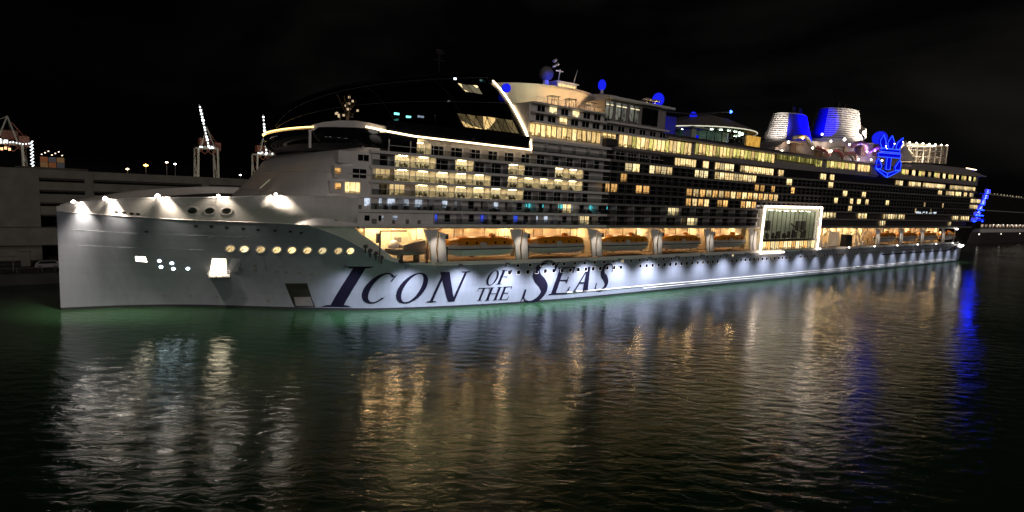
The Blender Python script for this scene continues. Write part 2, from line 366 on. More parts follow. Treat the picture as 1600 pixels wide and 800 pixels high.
# gallery front lamp over the rescue boat
# ---- hull openings
def hull_patch(name, quad, mats, depth=0, off=.06, mi=0, n=4):
    """a patch lying on the hull between four (X, Z) corners, lower-left, lower-right, upper-right, upper-left"""
    mb = MB(); g = []
    for a in range(n + 1):
        row = []
        for b in range(n + 1):
            u, v = a / n, b / n
            X = (1-u)*(1-v)*quad[0][0] + u*(1-v)*quad[1][0] + u*v*quad[2][0] + (1-u)*v*quad[3][0]
            Z = (1-u)*(1-v)*quad[0][1] + u*(1-v)*quad[1][1] + u*v*quad[2][1] + (1-u)*v*quad[3][1]
            row.append((X, hull_y(X, Z) - off, Z))
        g.append(row)
    mb.loft(g, closed=False)
    return mb.build(name, mats, ship)
def disc(name, X, Z, r, mats, off, inner=0, sx=1.0, k=18):
    mb = MB()
    ring = lambda rr, o: [(X + rr*sx*math.cos(2*math.pi*j/k), hull_y(X + rr*sx*math.cos(2*math.pi*j/k), Z + rr*math.sin(2*math.pi*j/k)) - o, Z + rr*math.sin(2*math.pi*j/k)) for j in range(k)]
    if inner: mb.loft([ring(r, -.05), ring(r, off), ring(inner, off), ring(inner, -.05)], caps=False)
    else:
        mb.v += ring(r, off); mb.f.append(tuple(range(k))[::-1]); mb.mi.append(0)
    return mb.build(name, mats, ship)
PORTX = [23.8, 25.8, 28.2, 30.6, 32.9, 35.3, 37.7, 40.3, 42.3]
for i, X in enumerate(PORTX):
    p = disc('porthole', X, 12.05, .62, WARM if i not in (1, 6) else PALE, .05)
    f = disc('porthole_frame', X, 12.05, .78, WHITE, .12, .60); f.parent = p
    b = MB(); a0 = (i * 37 % 60) - 30
    for q in (-.28, .22): b.tube([(X - .5 + q, hull_y(X, 12) - .09, 12.05 + q - .3), (X + .3 + q, hull_y(X, 12) - .09, 12.05 + .35 + q * .6)], .06, k=4)
    b.build('mooring_gear', BLACK, p)
for X, Z in ((17.6, 18.7), (19.8, 18.8), (22.0, 18.9)):
    disc('fairlead', X, Z, .55, BLACK, .06, sx=1.1); disc('fairlead_rim', X, Z, .72, WHITE, .14, .54, sx=1.1)
for X, Z in ((8, 17.7), (9, 17.7), (10, 17.6), (10.8, 17.6), (18.4, 16.1), (20.5, 16.1), (22.6, 16.0), (24.9, 15.9), (27, 15.8), (29.5, 15.7), (33.5, 15.4), (12, 14.6), (31.8, 15.6)):
    disc('scupper', X, Z, .22, BLACK, .05, sx=1.4, k=8)
for X, Z in ((25.6, 8.9), (25.8, 8.0), (28, 8.8), (28.2, 7.9), (31.5, 7.7), (33, 7.6), (35, 7.5), (37, 7.3), (15, 2.2), (19, 2.2), (23, 2.1), (27, 1.9), (31, 1.6)):
    disc('draught_mark', X, Z, .26, MGREY, .05, sx=1.2, k=8)
hull_patch('mooring_window', [(10.7, 9.0), (12.3, 8.9), (12.0, 9.9), (10.6, 9.9)], glow('mooring_deck_glow', (1, .9, .68), 9))
for X, Z in ((14.0, 9.2), (14.3, 8.0), (15.8, 8.8), (16.1, 7.7), (18.2, 7.8)): disc('mooring_light', X, Z, .28, glow('mooring_cool_glow', (.72, .92, 1.0), 12), .08, k=10)
# open shell door with its lit lobby and the lowered platform
hull_patch('shell_door_opening', [(21.5, 7.0), (24.0, 7.1), (23.5, 10.0), (21.5, 10.0)], pane('lobby_lit_pane', (1, .9, .66), (.8, .62, .35), 4.5))
mb = MB(); y0 = hull_y(22.5, 6.8)
mb.loft([[(21.0, y0 - 1.9, 6.55), (24.3, y0 - 2.4, 6.55), (24.3, y0 - 2.4, 6.75), (21.0, y0 - 1.9, 6.75)], [(21.2, y0 + .6, 6.9), (24.2, y0 - .4, 6.9), (24.2, y0 - .4, 7.1), (21.2, y0 + .6, 7.1)]])
for x in (21.0, 22.1, 23.2, 24.3): mb.box(x - .05, x + .05, y0 - 2.2, y0 - 2.1, 6.6, 7.8)
mb.box(21, 24.3, y0 - 2.2, y0 - 2.12, 7.7, 7.8)
mb.build('boarding_platform', WHITE, ship)
mb = MB(); mb.loft([[(24.05, hull_y(24, 7) - .1, 7.2), (24.05, hull_y(24, 10) - .1, 10.2)], [(25.6, hull_y(25.5, 7) - .9, 7.6), (25.6, hull_y(25.5, 10) - .9, 10.2)]], closed=False)
mb.build('shell_door', HULLB, ship)
# black side port aft of it, lower half closed by a grey ramp
hull_patch('side_port', [(35.2, .5), (38.5, .55), (36.6, 5.4), (33.1, 5.3)], BLACK, off=.05)
hull_patch('side_port_ramp', [(35.35, .7), (38.2, .75), (37.5, 2.6), (34.9, 2.5)], MGREY, off=.12)

# ---- lettering on the side, cut as plates that follow the hull
def glyph_I(): return [[(.26,0),(.73,0),(.73,1),(.26,1)], [(-.05,0),(1.05,0),(.85,.045),(.13,.045)], [(.13,.955),(.85,.955),(1.05,1),(-.05,1)]]
def ring(a0, a1, ox, oy, ix, iy, icx=.5, icy=.5, n=26):
    P = []
    for i in range(n):
        a, b = (math.radians(a0 + (a1 - a0) * k / n) for k in (i, i + 1))
        P.append([(.5 + ox*math.cos(a), .5 + oy*math.sin(a)), (.5 + ox*math.cos(b), .5 + oy*math.sin(b)), (icx + ix*math.cos(b), icy + iy*math.sin(b)), (icx + ix*math.cos(a), icy + iy*math.sin(a))])
    return P
def ribbon(pts):
    P = []; nn = []
    for k in range(len(pts)):
        a, b = pts[max(0, k - 1)], pts[min(len(pts) - 1, k + 1)]; dx_, dy_ = b[0] - a[0], b[1] - a[1]; l = math.hypot(dx_, dy_) or 1
        nn.append((-dy_ / l, dx_ / l))
    for (p, q, m, n) in zip(pts[:-1], pts[1:], nn[:-1], nn[1:]):
        P.append([(p[0] + m[0]*p[2], p[1] + m[1]*p[2]), (p[0] - m[0]*p[2], p[1] - m[1]*p[2]), (q[0] - n[0]*q[2], q[1] - n[1]*q[2]), (q[0] + n[0]*q[2], q[1] + n[1]*q[2])])
    return P
def bez(ctrl, n=22):
    out = []
    m_ = len(ctrl) - 1
    for i in range(n + 1):      # Catmull-Rom through control points carrying width
        u = i / n * m_; k = min(int(u), m_ - 1); f = u - k
        p = [ctrl[max(0, k-1)], ctrl[k], ctrl[k+1], ctrl[min(m_, k+2)]]
        out.append(tuple(.5*((2*p[1][q]) + (-p[0][q]+p[2][q])*f + (2*p[0][q]-5*p[1][q]+4*p[2][q]-p[3][q])*f*f + (-p[0][q]+3*p[1][q]-3*p[2][q]+p[3][q])*f**3) for q in range(3)))
    return out
def glyph_O(): return ring(0, 360, .5, .53, .31, .482)
def glyph_C(): return ring(48, 318, .52, .53, .33, .482, .55) + [[(.80,.72),(.86,.72),(.92,.98),(.84,.90)], [(.84,.16),(.90,.22),(.86,.14),(.80,.10)]]
def glyph_N(): return [[(.13,0),(.21,0),(.21,1),(.13,1)], [(.80,0),(.88,0),(.88,1),(.80,1)], [(.03,1),(.31,1),(.88,0),(.68,0)], [(.0,0),(.35,0),(.28,.04),(.07,.04)], [(.66,1),(1,1),(.93,.96),(.73,.96)], [(0,1),(.2,1),(.2,.96),(.06,.96)]]
def glyph_F(): return [[(.13,0),(.36,0),(.36,1),(.13,1)], [(0,0),(.52,0),(.44,.04),(.08,.04)], [(.02,1),(.98,1),(.98,.95),(.08,.95)], [(.98,1),(.98,.76),(.93,.80),(.90,.96)], [(.36,.54),(.74,.54),(.74,.49),(.36,.49)], [(.70,.64),(.75,.64),(.75,.39),(.70,.39)]]
def glyph_E(): return [[(.13,0),(.36,0),(.36,1),(.13,1)], [(0,0),(.95,0),(.95,.05),(.06,.05)], [(.02,1),(.93,1),(.93,.95),(.08,.95)], [(.93,1),(.93,.76),(.88,.80),(.85,.96)], [(.36,.54),(.74,.54),(.74,.49),(.36,.49)], [(.70,.64),(.75,.64),(.75,.39),(.70,.39)], [(.95,0),(1,.28),(.95,.25),(.87,.04)]]
def glyph_T(): return [[(.41,0),(.59,0),(.59,1),(.41,1)], [(.26,0),(.74,0),(.67,.04),(.33,.04)], [(0,1),(1,1),(1,.95),(0,.95)], [(0,1),(.05,.96),(.03,.78),(0,.74)], [(1,1),(.95,.96),(.97,.78),(1,.74)]]
def glyph_H(): return [[(.12,0),(.30,0),(.30,1),(.12,1)], [(.70,0),(.88,0),(.88,1),(.70,1)], [(.3,.48),(.7,.48),(.7,.53),(.3,.53)]] + [[(a,z),(a+.42,z),(a+.36,z+s),(a+.06,z+s)] for a in (0, .58) for z, s in ((0,.04),(1,-.04))]
def glyph_A(): return [[(.13,0),(.20,0),(.58,1),(.50,1)], [(.62,0),(.90,0),(.62,1),(.44,1)], [(.30,.34),(.72,.34),(.72,.39),(.30,.39)], [(0,0),(.34,0),(.27,.04),(.07,.04)], [(.54,0),(1,0),(.93,.04),(.61,.04)]]
def glyph_S(): return ribbon(bez([(.88,.78,.012),(.80,.93,.02),(.58,1.0,.025),(.34,.93,.07),(.24,.76,.105),(.36,.60,.11),(.60,.45,.115),(.76,.27,.105),(.66,.08,.07),(.42,0.0,.03),(.18,.06,.022),(.08,.22,.012)], 34)) + [[(.86,.70),(.92,.70),(.94,1.0),(.86,.86)], [(.06,.0),(.14,.16),(.12,.32),(.06,.32)]]
LET = [('I', glyph_I, 39.9, 46.6, .62, 8.95), ('C', glyph_C, 45.5, 51.2, 1.55, 7.5), ('O', glyph_O, 51.6, 57.8, 1.4, 7.4), ('N', glyph_N, 58.1, 66.6, 1.3, 7.6),
       ('O', glyph_O, 70.5, 73.4, 4.45, 7.55), ('F', glyph_F, 73.1, 76.6, 4.5, 7.6), ('T', glyph_T, 68.2, 71.6, 1.2, 3.9), ('H', glyph_H, 70.7, 74.6, 1.1, 3.92), ('E', glyph_E, 73.9, 77.1, 1.05, 3.95),
       ('S', glyph_S, 79.4, 88.2, .2, 9.2), ('E', glyph_E, 86.9, 94.1, 1.45, 7.65), ('A', glyph_A, 93.2, 100.6, 1.7, 7.5), ('S', glyph_S, 100.3, 106.2, 1.5, 7.9)]
for ch, g, X0, X1, Z0, Z1 in LET:
    sh = .34 * (Z1 - Z0); wd = (X1 - X0) - sh * (.35 if ch in 'COS' else .75); mb = MB()
    XS = X0 - sh * (.17 if ch in 'COS' else .1)
    for k, poly in enumerate(g()):
        # split each quad so that it bends with the plating
        q = poly; nn = 4
        for a in range(nn):
            for_v = []
            sub = []
            for t in (a / nn, (a + 1) / nn):
                # edges 0-3 and 1-2 run along the stroke in most quads
                pl = (q[0][0] + (q[3][0]-q[0][0])*t, q[0][1] + (q[3][1]-q[0][1])*t); pr = (q[1][0] + (q[2][0]-q[1][0])*t, q[1][1] + (q[2][1]-q[1][1])*t)
                sub += [pl, pr] if not sub else [pr, pl]
            off = .07 + .004 * (k % 6)
            P = []
            for u, v in sub:
                X = XS + u * wd + v * sh; Z = Z0 + v * (Z1 - Z0)
                P.append((X, hull_y(X, Z) - off, Z))
            mb.face(P)
    mb.build('letter', NAVY, ship)

# ---- small windows of the lower hull
hw_a = [x for x in arange(78, 166, 3.1)]; hw_b = [x for x in arange(76, 258, 2.35)]
def hull_window(w_, h_, pm, key, cache={}):
    if key not in cache:
        mb = MB(); mb.face([(-w_/2, -.03, 0), (w_/2, -.03, 0), (w_/2, -.03, h_), (-w_/2, -.03, h_)], 1)
        t_ = .07
        for a in ((-w_/2 - t_, -w_/2, 0, h_), (w_/2, w_/2 + t_, 0, h_), (-w_/2 - t_, w_/2 + t_, -t_, 0), (-w_/2 - t_, w_/2 + t_, h_, h_ + t_)): mb.box(a[0], a[1], -.07, 0, a[2], a[3], 0)
        me = bpy.data.meshes.new('hull_window'); me.from_pydata(mb.v, [], mb.f); me.materials.append(WHITE); me.materials.append(pm)
        me.polygons.foreach_set('material_index', mb.mi); me.update(); cache[key] = me
    return cache[key]
for i, x in enumerate(hw_a): link('hull_window', hull_window(.8, .6, DGLASS if i not in (10, 25) else PALE, ('a', i in (10, 25))), ship, (x, hull_y(x, 8.4) - .03, 8.15))
for i, x in enumerate(hw_b):
    if i % 17 in (15, 16): continue
    link('hull_window', hull_window(.9, .85, DGLASS, 'b'), ship, (x, hull_y(x, 7) - .03, 6.55))
for x in arange(262, 335, 1.9):
    if int(x / 9) % 3 == 0: continue
    link('hull_window', hull_window(.8, .8, DGLASS, 'c'), ship, (x, -.03, 6.9))
for i, x in enumerate(arange(52, 112, 2.6)): disc('scupper', x, 4.55 - .006 * (x - 52) + .25 * (i % 3 == 0), .10, MGREY, .05, k=6)

# ---- wash lamps on brackets under the gallery sill
fin = None
for i, x in enumerate(arange(42, 350, 11.0)):
    y = hull_y(x, 9)
    if fin is None:
        mb = MB(); mb.loft([[(-.12, .1, -.9), (-.12, -1.0, .15), (-.12, .1, .15)], [(.12, .1, -.9), (.12, -1.0, .15), (.12, .1, .15)]])
        o = mb.build('lamp_bracket', HULLB, ship, loc=(x, y, 9.1)); fin = o.data
        mb = MB(); mb.lathe([(.05, .1), (.2, .05), (.2, -.2), (.17, -.2)], (0, 0, 0), 8); lm = mb.build('wash_lamp', DGREY, o, loc=(0, -1.15, .05)); fin2 = lm.data
    else:
        o = link('lamp_bracket', fin, ship, (x, y, 9.1)); lm = link('wash_lamp', fin2, o, (0, -1.15, .05))
    if x > 200 and i % 2 == 1:
        mb = MB(); mb.lathe([(.05, -.2), (.3, 0), (.05, .2)], (0, 0, 0), 8); mb.build('marker_lamp', LAMP_C, o, loc=(0, -1.2, .5))
    big = .55 if x < 45 else 1.0 if x < 130 else (.7 if x < 200 else .55)
    s_ = spot('wash_lamp_light', (x, y - (4.6 if x < 200 else 3.4), 9.8), (x, y - (2.0 if x < 200 else 1.3), 0), (13500 if x < 130 else 10200) * big * (1.38 if x < 200 else 1.15), (.84, .86, 1.0), 118 if x < 130 else 108 if x < 200 else 78, 1.0, .5, ship)
# stern floods
for x, z in ((344, 15.9), (352, 8.0), (356, 7.0), (362, 7.4)):
    mb = MB(); mb.lathe([(.1, 0), (.55, .25), (.55, .5), (.1, .75)], (0, 0, 0), 8); mb.build('stern_floodlight', LAMP_C, ship, loc=(x, hull_y(x, z) - .7, z))

# ---- bow floodlights
for i, (x, r_) in enumerate(((2.4, .30), (6.6, .34), (13.0, .34), (20.3, .24), (28.0, .22))):
    z = z_rail(x); y = hull_y(x, z)
    mb = MB(); mb.tube([(0, .2, .1), (0, -1.5, .4)], .07); o = mb.build('floodlight_arm', WHITE, ship, loc=(x, y, z))
    mb = MB(); mb.lathe([(.03, r_), (r_, .1), (r_ * .9, -.1), (.03, -.15)], (0, 0, 0), 10); mb.build('bow_floodlight', glow('flood_lens_glow', (1, .92, .82), 40), o, loc=(0, -1.6, .35))
    spot('bow_floodlight_beam', (x + .1, y - (2.4 if i < 3 else 2.0), z + .9), (x + 1.2, hull_y(x + 1.2, z - 5) - (.6 if i < 3 else 2.2), z - 5), 14000 if i < 3 else 7500, (1, .86, .68), 92, .95, .3, ship)
    spot('bow_water_fill', (x, y - 2.2, z), (x + 3, y - 14, 0), 2000, (1, .95, .88), 86, 1.0, .4, ship)  # extra spot added to brighten the water, besides the floodlight's own beam

# ---- forward house: blunt rounded front, sloping back
def outline(Xn, a, n=2.6, y0=0.0, k=13, xa=46.0):
    half = 28 - y0; pts = []
    for i in range(k + 1):
        t = 1 - (1 - i / k) ** 1.7
        pts.append((Xn + a * (1 - (1 - t ** n) ** (1 / n)), 28 - half * t))
    pts.append((xa, y0)); return pts
def ring_pts(Xn, a, z, y0=0.0, xa=46.0, n=2.6):
    p = outline(Xn, a, n, y0, xa=xa); return [(x, y, z) for x, y in p[::-1]] + [(x, 56 - y, z) for x, y in p[1:]]
mb = MB()
mb.loft([ring_pts(*a) for a in ((27.5, 9, 17.0, .55), (28.5, 9.5, 19.9, .55), (30.6, 8.5, 21.6, .55), (33.0, 7, 24.0, .55), (35.0, 6, 26.4, .55), (36.2, 5.2, 28.0, .55), (38.0, 5, 29.4, .55), (41, 4.4, 30.6, .55))], closed=False)
# crease of the shelf round the front
mb.build('forward_house', WHITE, ship, smooth=True)
mb = MB()
for z_, a_ in ((25.9, (34.55, 6.2)), (21.9, (30.75, 8.4)), (19.4, (28.1, 9.4))):
    p = ring_pts(a_[0], a_[1], z_, .45); mb.tube(p, .12, k=4)
mb.build('house_moulding', WHITE, ship)
# wing screens, window slots on the sloped front
mb = MB(); mb.loft([[(29.9, 16, 22.6), (29.9, 15.3, 22.6)], [(31.6, 16, 24.3), (31.6, 15.3, 24.3)]], closed=False); mb.build('front_lamp', glow('front_lamp_glow', (.8, .8, .5), .35), ship, loc=(-.35, 0, -.1))
# bridge: black glass band with a white fin above
mb = MB()
mb.loft([ring_pts(*a, n=2.3) for a in ((37.6, 12, 30.0, .4, 53), (35.4, 13, 31.2, .2, 53), (34.8, 13, 33.2, .1, 53), (35.1, 13, 33.9, .1, 53))], closed=False, mi=0)
bridge = mb.build('bridge', DGLASS, ship, smooth=True)
mb = MB(); P = ring_pts(34.9, 13, 0, .0, 46.0, n=2.3)
near = [p for p in P if p[1] <= 28]
# warm strip round the front of the dome foot, fin further aft
fr = [p for p in near if p[1] > 8.5]; rear = [p for p in near if p[1] <= 9.2]
mb.tube([(x - .1, y, 33.95) for x, y, z in fr], .12); mb.tube([(x - .1, 56 - y, 33.95) for x, y, z in fr], .12)
mb.build('bridge_light_strip', LEDY, ship)
mb = MB(); rp = [(46.5, 0, 0)] + rear + [fr[0]] if rear else []
mb = MB()
sec = [(37.2, 10.4), (38.6, 8.4), (40.5, 5.8), (42.6, 3.4), (44.6, 1.6), (46.8, .1)]
mb.loft([[(x - .25, y - .25, 33.3), (x - .15, y - .15, 34.3 + .9 * math.sin(i / 5 * 3.0)), (x + .9, y + 1.6, 34.3 + .9 * math.sin(i / 5 * 3.0)), (x + .9, y + 1.6, 33.3)] for i, (x, y) in enumerate(sec)])
mb.build('bridge_wing_fin', WHITE, ship, smooth=False)
mb = MB(); mb.box(36.6, 37.0, 10.2, 10.6, 30.2, 33.4); mb.build('bridge_pillar', WHITE, ship)

# ---- the glass dome
XD0, XD1 = 35.0, 79.0
def dome_sec(X, k=16, grow=0.0, zb=33.95):
    u = min(1, max(0, (X - XD0) / (XD1 - XD0)))
    w_ = 28 * (1 - (1 - min(1, max(.0, (X - XD0) / 23))) ** 2.4) ** .5 + grow
    h = 18.6 * u ** .45 + grow
    if X > 62: pass
    return [(X, 28 - w_ * math.cos(math.pi * j / k), zb + h * math.sin(math.pi * j / k) ** 2 if 0 < j < k else zb) for j in range(k + 1)]
DX = [35.05, 35.35, 35.9, 36.7, 37.8, 39.4, 42, 46, 50, 55, 60, 65, 70, 74.5, 79]
mb = MB(); mb.loft([dome_sec(x) for x in DX], closed=False)
dome = mb.build('glass_dome', DOMEG, ship, smooth=True)
mb = MB()
for j in (4, 6):
    mb.tube([Vector(dome_sec(x, grow=.05)[j]) for x in DX], .055, k=4)
for x in (50, 65): mb.tube(dome_sec(x, grow=.04), .05, k=4)
mb.build('dome_rib', mat('dull_rib_metal', (.09, .09, .10), .5, .3), ship)
mb = MB(); mb.loft([dome_sec(x, grow=-.6, zb=34.0) for x in (78.2, 78.6)], closed=False)
mb.face(dome_sec(78.4, grow=-.4)); mb.build('dome_end_wall', BLACK, ship)
mb = MB(); mb.loft([[(x, 28 - (28 * (1 - (1 - min(1, (x - XD0) / 23)) ** 2.4) ** .5 - .4), 34.1), (x, 28 + (28 * (1 - (1 - min(1, (x - XD0) / 23)) ** 2.4) ** .5 - .4), 34.1)] for x in DX[1:]], closed=False)
mb.build('dome_floor', DGREY, ship)
# light strips: along the foot and up the aft arch
_br = sorted((p[0], p[1]) for p in ring_pts(34.8, 13, 0, .1, 53, 2.3) if p[1] <= 27)
mb = MB(); mb.tube([(x, -.15 if x > 52 else float(np.interp(x, [q[0] for q in _br], [q[1] for q in _br])) - .32, float(np.interp(x, [43.5, 46, 52, 79.2], [34.1, 33.7, 33.25, 33.0]))) for x in arange(43.4, 79.2, 1.2)], .17)
mb.build('dome_light_strip', LED, ship)
mb = MB(); mb.tube([(79.2, -.15, 33.0)] + [(79.05, p[1] - .15, p[2] + .1) for p in dome_sec(79.0, 40, .05)[1:15]], .2)
mb.build('dome_arch_strip', LED, ship)
mb = MB(); mb.loft([[(x, .05, 33.15), (x, .2, 35.6 + (x > 60) * .1)] for x in (47, 60, 79)], closed=False)
mb.build('dome_skirt', DGLASS, ship)
# lit openings in the dome side
def lit_panel(name, X0, X1, Yf, z0, z1, n, pm, frame=BLACK, truss=True):
    for i in range(n):
        a, b = X0 + (X1 - X0) * i / n, X0 + (X1 - X0) * (i + 1) / n
        mb = MB(); f = lambda x, z: (x, Yf(x, z), z)
        mb.face([f(a + .12, z0), f(b - .12, z0), f(b - .12, z1), f(a + .12, z1)], 0)
        for A, B in (((a, z0), (a, z1)), ((b, z0), (b, z1)), ((a, z0), (b, z0)), ((a, z1), (b, z1))): mb.tube([f(*A), f(*B)], .08, 1, 4)
        if truss:
            p = Vector((0, -.12, 0)); mb.tube([Vector(f(a, z0)) + p, Vector(f(b, z1)) + p], .06, 1, 4); mb.tube([Vector(f(a, z1)) + p, Vector(f((a + b) / 2, z0)) + p], .06, 1, 4)
        mb.build(name, [pm, frame], ship)
def dome_y(x, z):
    s_ = dome_sec(x, 64, .12)
    for p in s_:
        if p[2] >= z: return p[1] - .05
    return 28
lit_panel('dome_window', 64.0, 77.5, dome_y, 36.2, 39.2, 6, LOUNGE)
lit_panel('dome_window', 69.5, 74.0, dome_y, 44.7, 46.9, 2, PALE, truss=False)
mb = MB()
Pn = [(57.2, 34.3), (65.3, 34.3), (64.0, 38.2), (58.6, 38.2)]
mb.face([(x, dome_y(x, z), z) for x, z in Pn]); mb.build('dome_screen_panel', DGREY, ship)
# tree of lights and lamps seen through the dome glass
mb = MB(); tx = (43.0, 8.5, 34.2)
mb.tube([(43, 8.5, 34.2), (43.2, 8.5, 38)], [.5, .3], 1)
for q in range(26):
    a = random.random() * 6.3; r_ = random.random() * 2.6; zz = 36.2 + random.random() * 4.2
    mb.tube([(43.1, 8.5, 35.6 + random.random() * 2), (43.1 + r_ * math.cos(a), 8.5 + r_ * math.sin(a), zz)], .07, 1, 4)
    if q % 2: mb.box(43.1 + r_*math.cos(a) - .16, 43.1 + r_*math.cos(a) + .16, 8.5 + r_*math.sin(a) - .1, 8.5 + r_*math.sin(a) + .1, zz - .2, zz + .16, 0)
mb.build('dome_light_tree', [glow('tree_glow', (1, .74, .46), .7), mat('bronze', (.2, .14, .08), .4, .5)], ship)
mb = MB()
for x, y, z, c in ((50.2, 4, 37.2, 0), (52.6, 4, 36.9, 0), (56.0, 6, 37.5, 2), (56.7, 6, 37.5, 2), (66, 10, 46.6, 2)): mb.box(x, x + (.9 if c == 0 else .5), y, y + .3, z, z + .35, 0 if c == 0 else 1)
mb.build('dome_stage_lamp', [glow('aqua_stage_glow', (.2, .9, .8), 2.5), glow('white_stage_glow', (.8, .9, 1), 3)], ship)
for i, x in enumerate((78.0, 78.7, 79.4, 80.1)):
    mb = MB(); mb.box(-.28, .28, -.1, .1, -.2, .2); mb.build('crest_lamp', glow('aqua_crest_glow', (.45, .9, .8), 1.6), ship, loc=(x, 18.5, 49.2 - .35 * i))
mb = MB(); mb.tube([(71, 26, 51), (71, 26, 55.0)], .3); mb.box(69.6, 72.4, 25.6, 26.4, 53.4, 53.7); mb.box(70, 72, 25.8, 26.2, 55, 56); mb.build('forward_mast', BLACK, ship)

# ---- accommodation block behind the facade
mb = MB()
mb.box(43.5, 103, 2.1, 53.9, 17.0, 33.1); mb.box(79.3, 103, 1.4, 54.6, 33.1, 42.9)
mb.build('white_superstructure', WHITE, ship)
xa = arange(103, 368, 9.4)
mb = MB()
mb.loft([[(x, .62, Zs(22.3, x)), (x, .62, Zs(35.4, x)), (x, 55.4, Zs(35.4, x)), (x, 55.4, Zs(22.3, x))] for x in xa])
mb.build('dark_superstructure', BLACK, ship)
mb = MB()
mb.loft([[(x, 2.0, Zs(16.9, x)), (x, 2.0, Zs(22.35, x)), (x, 54, Zs(22.35, x)), (x, 54, Zs(16.9, x))] for x in arange(103, 170.4, 9)]); mb.box(170.4, 205.6, 6, 54, 16.9, 22.34)
mb.loft([[(x, 2.0, Zs(16.9, x)), (x, 2.0, Zs(22.35, x)), (x, 54, Zs(22.35, x)), (x, 54, Zs(16.9, x))] for x in arange(205.6, 366, 9)])
mb.build('lower_superstructure', DGREY, ship)
# slabs
for i, f in enumerate(F[:8]):
    x0 = 34.0 if i == 0 else (40.0 if i < 2 else 44.0); x1 = 372 + 3.0 * i if i < 7 else 176
    if i == 7: x0 = 79.4
    if i == 6: x0 = 79.4
    fx = [x for x in [34, 36, 38, 40, 42, 44, 50, 60, 79.4, 90, 103] if x >= x0] + arange(112, min(x1, 368.3), 10)
    parts = [fx]
    if i < 3: parts = [[x for x in fx if x < 165] + [170.4], [205.6] + [x for x in fx if x > 208]]
    for fx_ in parts:
        mb = MB(); sec = []
        for x in fx_:
            yy = max(-.12, .55 - .1 * (x - 38)) if x < 44 else -.12
            sec.append([(x, yy, Zs(f - .5, x)), (x, yy, Zs(f, x)), (x, 2.3, Zs(f, x)), (x, 2.3, Zs(f - .5, x))])
        mb.loft(sec)
        nf = len(fx_); k0 = len([x for x in fx_ if x < 103])
        for q in range((nf - 1) * 4):
            if q // 4 >= k0: mb.mi[q] = 1
        mb.build('deck_slab', [WHITE, mat('grey_fascia', (.20, .185, .175), .5) if i in (0, 1, 2, 5, 6) else mat('near_black_fascia', (.11, .10, .095), .5)], ship)
# front wall of the two lowest rows and white wall ahead of the balconies
mb = MB(); mb.box(36.5, 57, .58, 1.2, F[0] + .01, F[1] - .51); mb.box(36.5, 44.2, .58, 1.2, F[1] + .01, F[2] - .51)
for i in (2, 3, 4): mb.box(36.5 + .7 * (i - 1), 44.35, .56, 2.2, F[i] + .01, F[i + 1] - .51)
mb.box(43.4, 53, 2.0, 3, F[5], 33.0)
mb.build('side_wall', WHITE, ship)

# windows -------------------------------------------------------------
WIN = {}
def win_mesh(w_, h_, pm, fm, mull):
    key = (round(w_, 1), round(h_, 1), pm.name, fm.name, mull)
    if key in WIN: return WIN[key]
    w_, h_ = key[0], key[1]; mb = MB(); t_ = .07
    mb.face([(0, -.02, 0), (w_, -.02, 0), (w_, -.02, h_), (0, -.02, h_)], 1)
    bars = [(0, t_, 0, h_), (w_ - t_, w_, 0, h_), (t_, w_ - t_, 0, t_), (t_, w_ - t_, h_ - t_, h_)] + [(w_ * q / (mull + 1) - .035, w_ * q / (mull + 1) + .035, t_, h_ - t_) for q in range(1, mull + 1)]
    for a in bars: mb.box(a[0], a[1], -.1, 0, a[2], a[3], 0)
    me = bpy.data.meshes.new('cabin_window'); me.from_pydata(mb.v, [], mb.f); me.materials.append(fm); me.materials.append(pm)
    me.polygons.foreach_set('material_index', mb.mi); me.update(); WIN[key] = me; return me
def window(X0, X1, Y, z, h, pm, fm=WHITE, mull=1, name='cabin_window'):
    return link(name, win_mesh(X1 - X0, h, pm, fm, mull), ship, (X0, Y, z))
# lit spans of the white house: row -> spans
LIT = {2: [(54.8, 58.6), (58.9, 63.2), (67.2, 71.4), (71.6, 75.8), (76.0, 79.5)],
       3: [(50.7, 54.8), (55.5, 58.5), (58.8, 61.3), (63.1, 67.1), (67.4, 71.4), (75.6, 83.7), (84.0, 96.3)],
       4: [(50.6, 54.9), (62.9, 67.2), (75.6, 79.7), (88.0, 92.5)], 5: [(52.9, 56.1), (75.5, 78.1)], 6: [(95.0, 98.2)]}
SOLID = {2: [(39.7, 42.5), (47.7, 50.7)], 3: [(45.0, 47.8)]}       # fully lit boxes with drawn blinds
dark_count = 0
div_me = None; chair_mb = MB(); lampme = None; railme = {}
def divider(x, z, far=False):
    global div_me
    if div_me is None:
        mb = MB(); mb.box(-.06, .06, 0.0, 2.1, 0, 2.08); o = mb.build('balcony_divider', WHITE, ship, loc=(x, 0.02, z)); div_me = o.data
    else: link('balcony_divider', div_me, ship, (x, .02, z))
BALC = pane('balcony_lit_pane', (1.0, .80, .42), (.75, .52, .22), 1.0, 1.6, .3); PITCH = 4.18
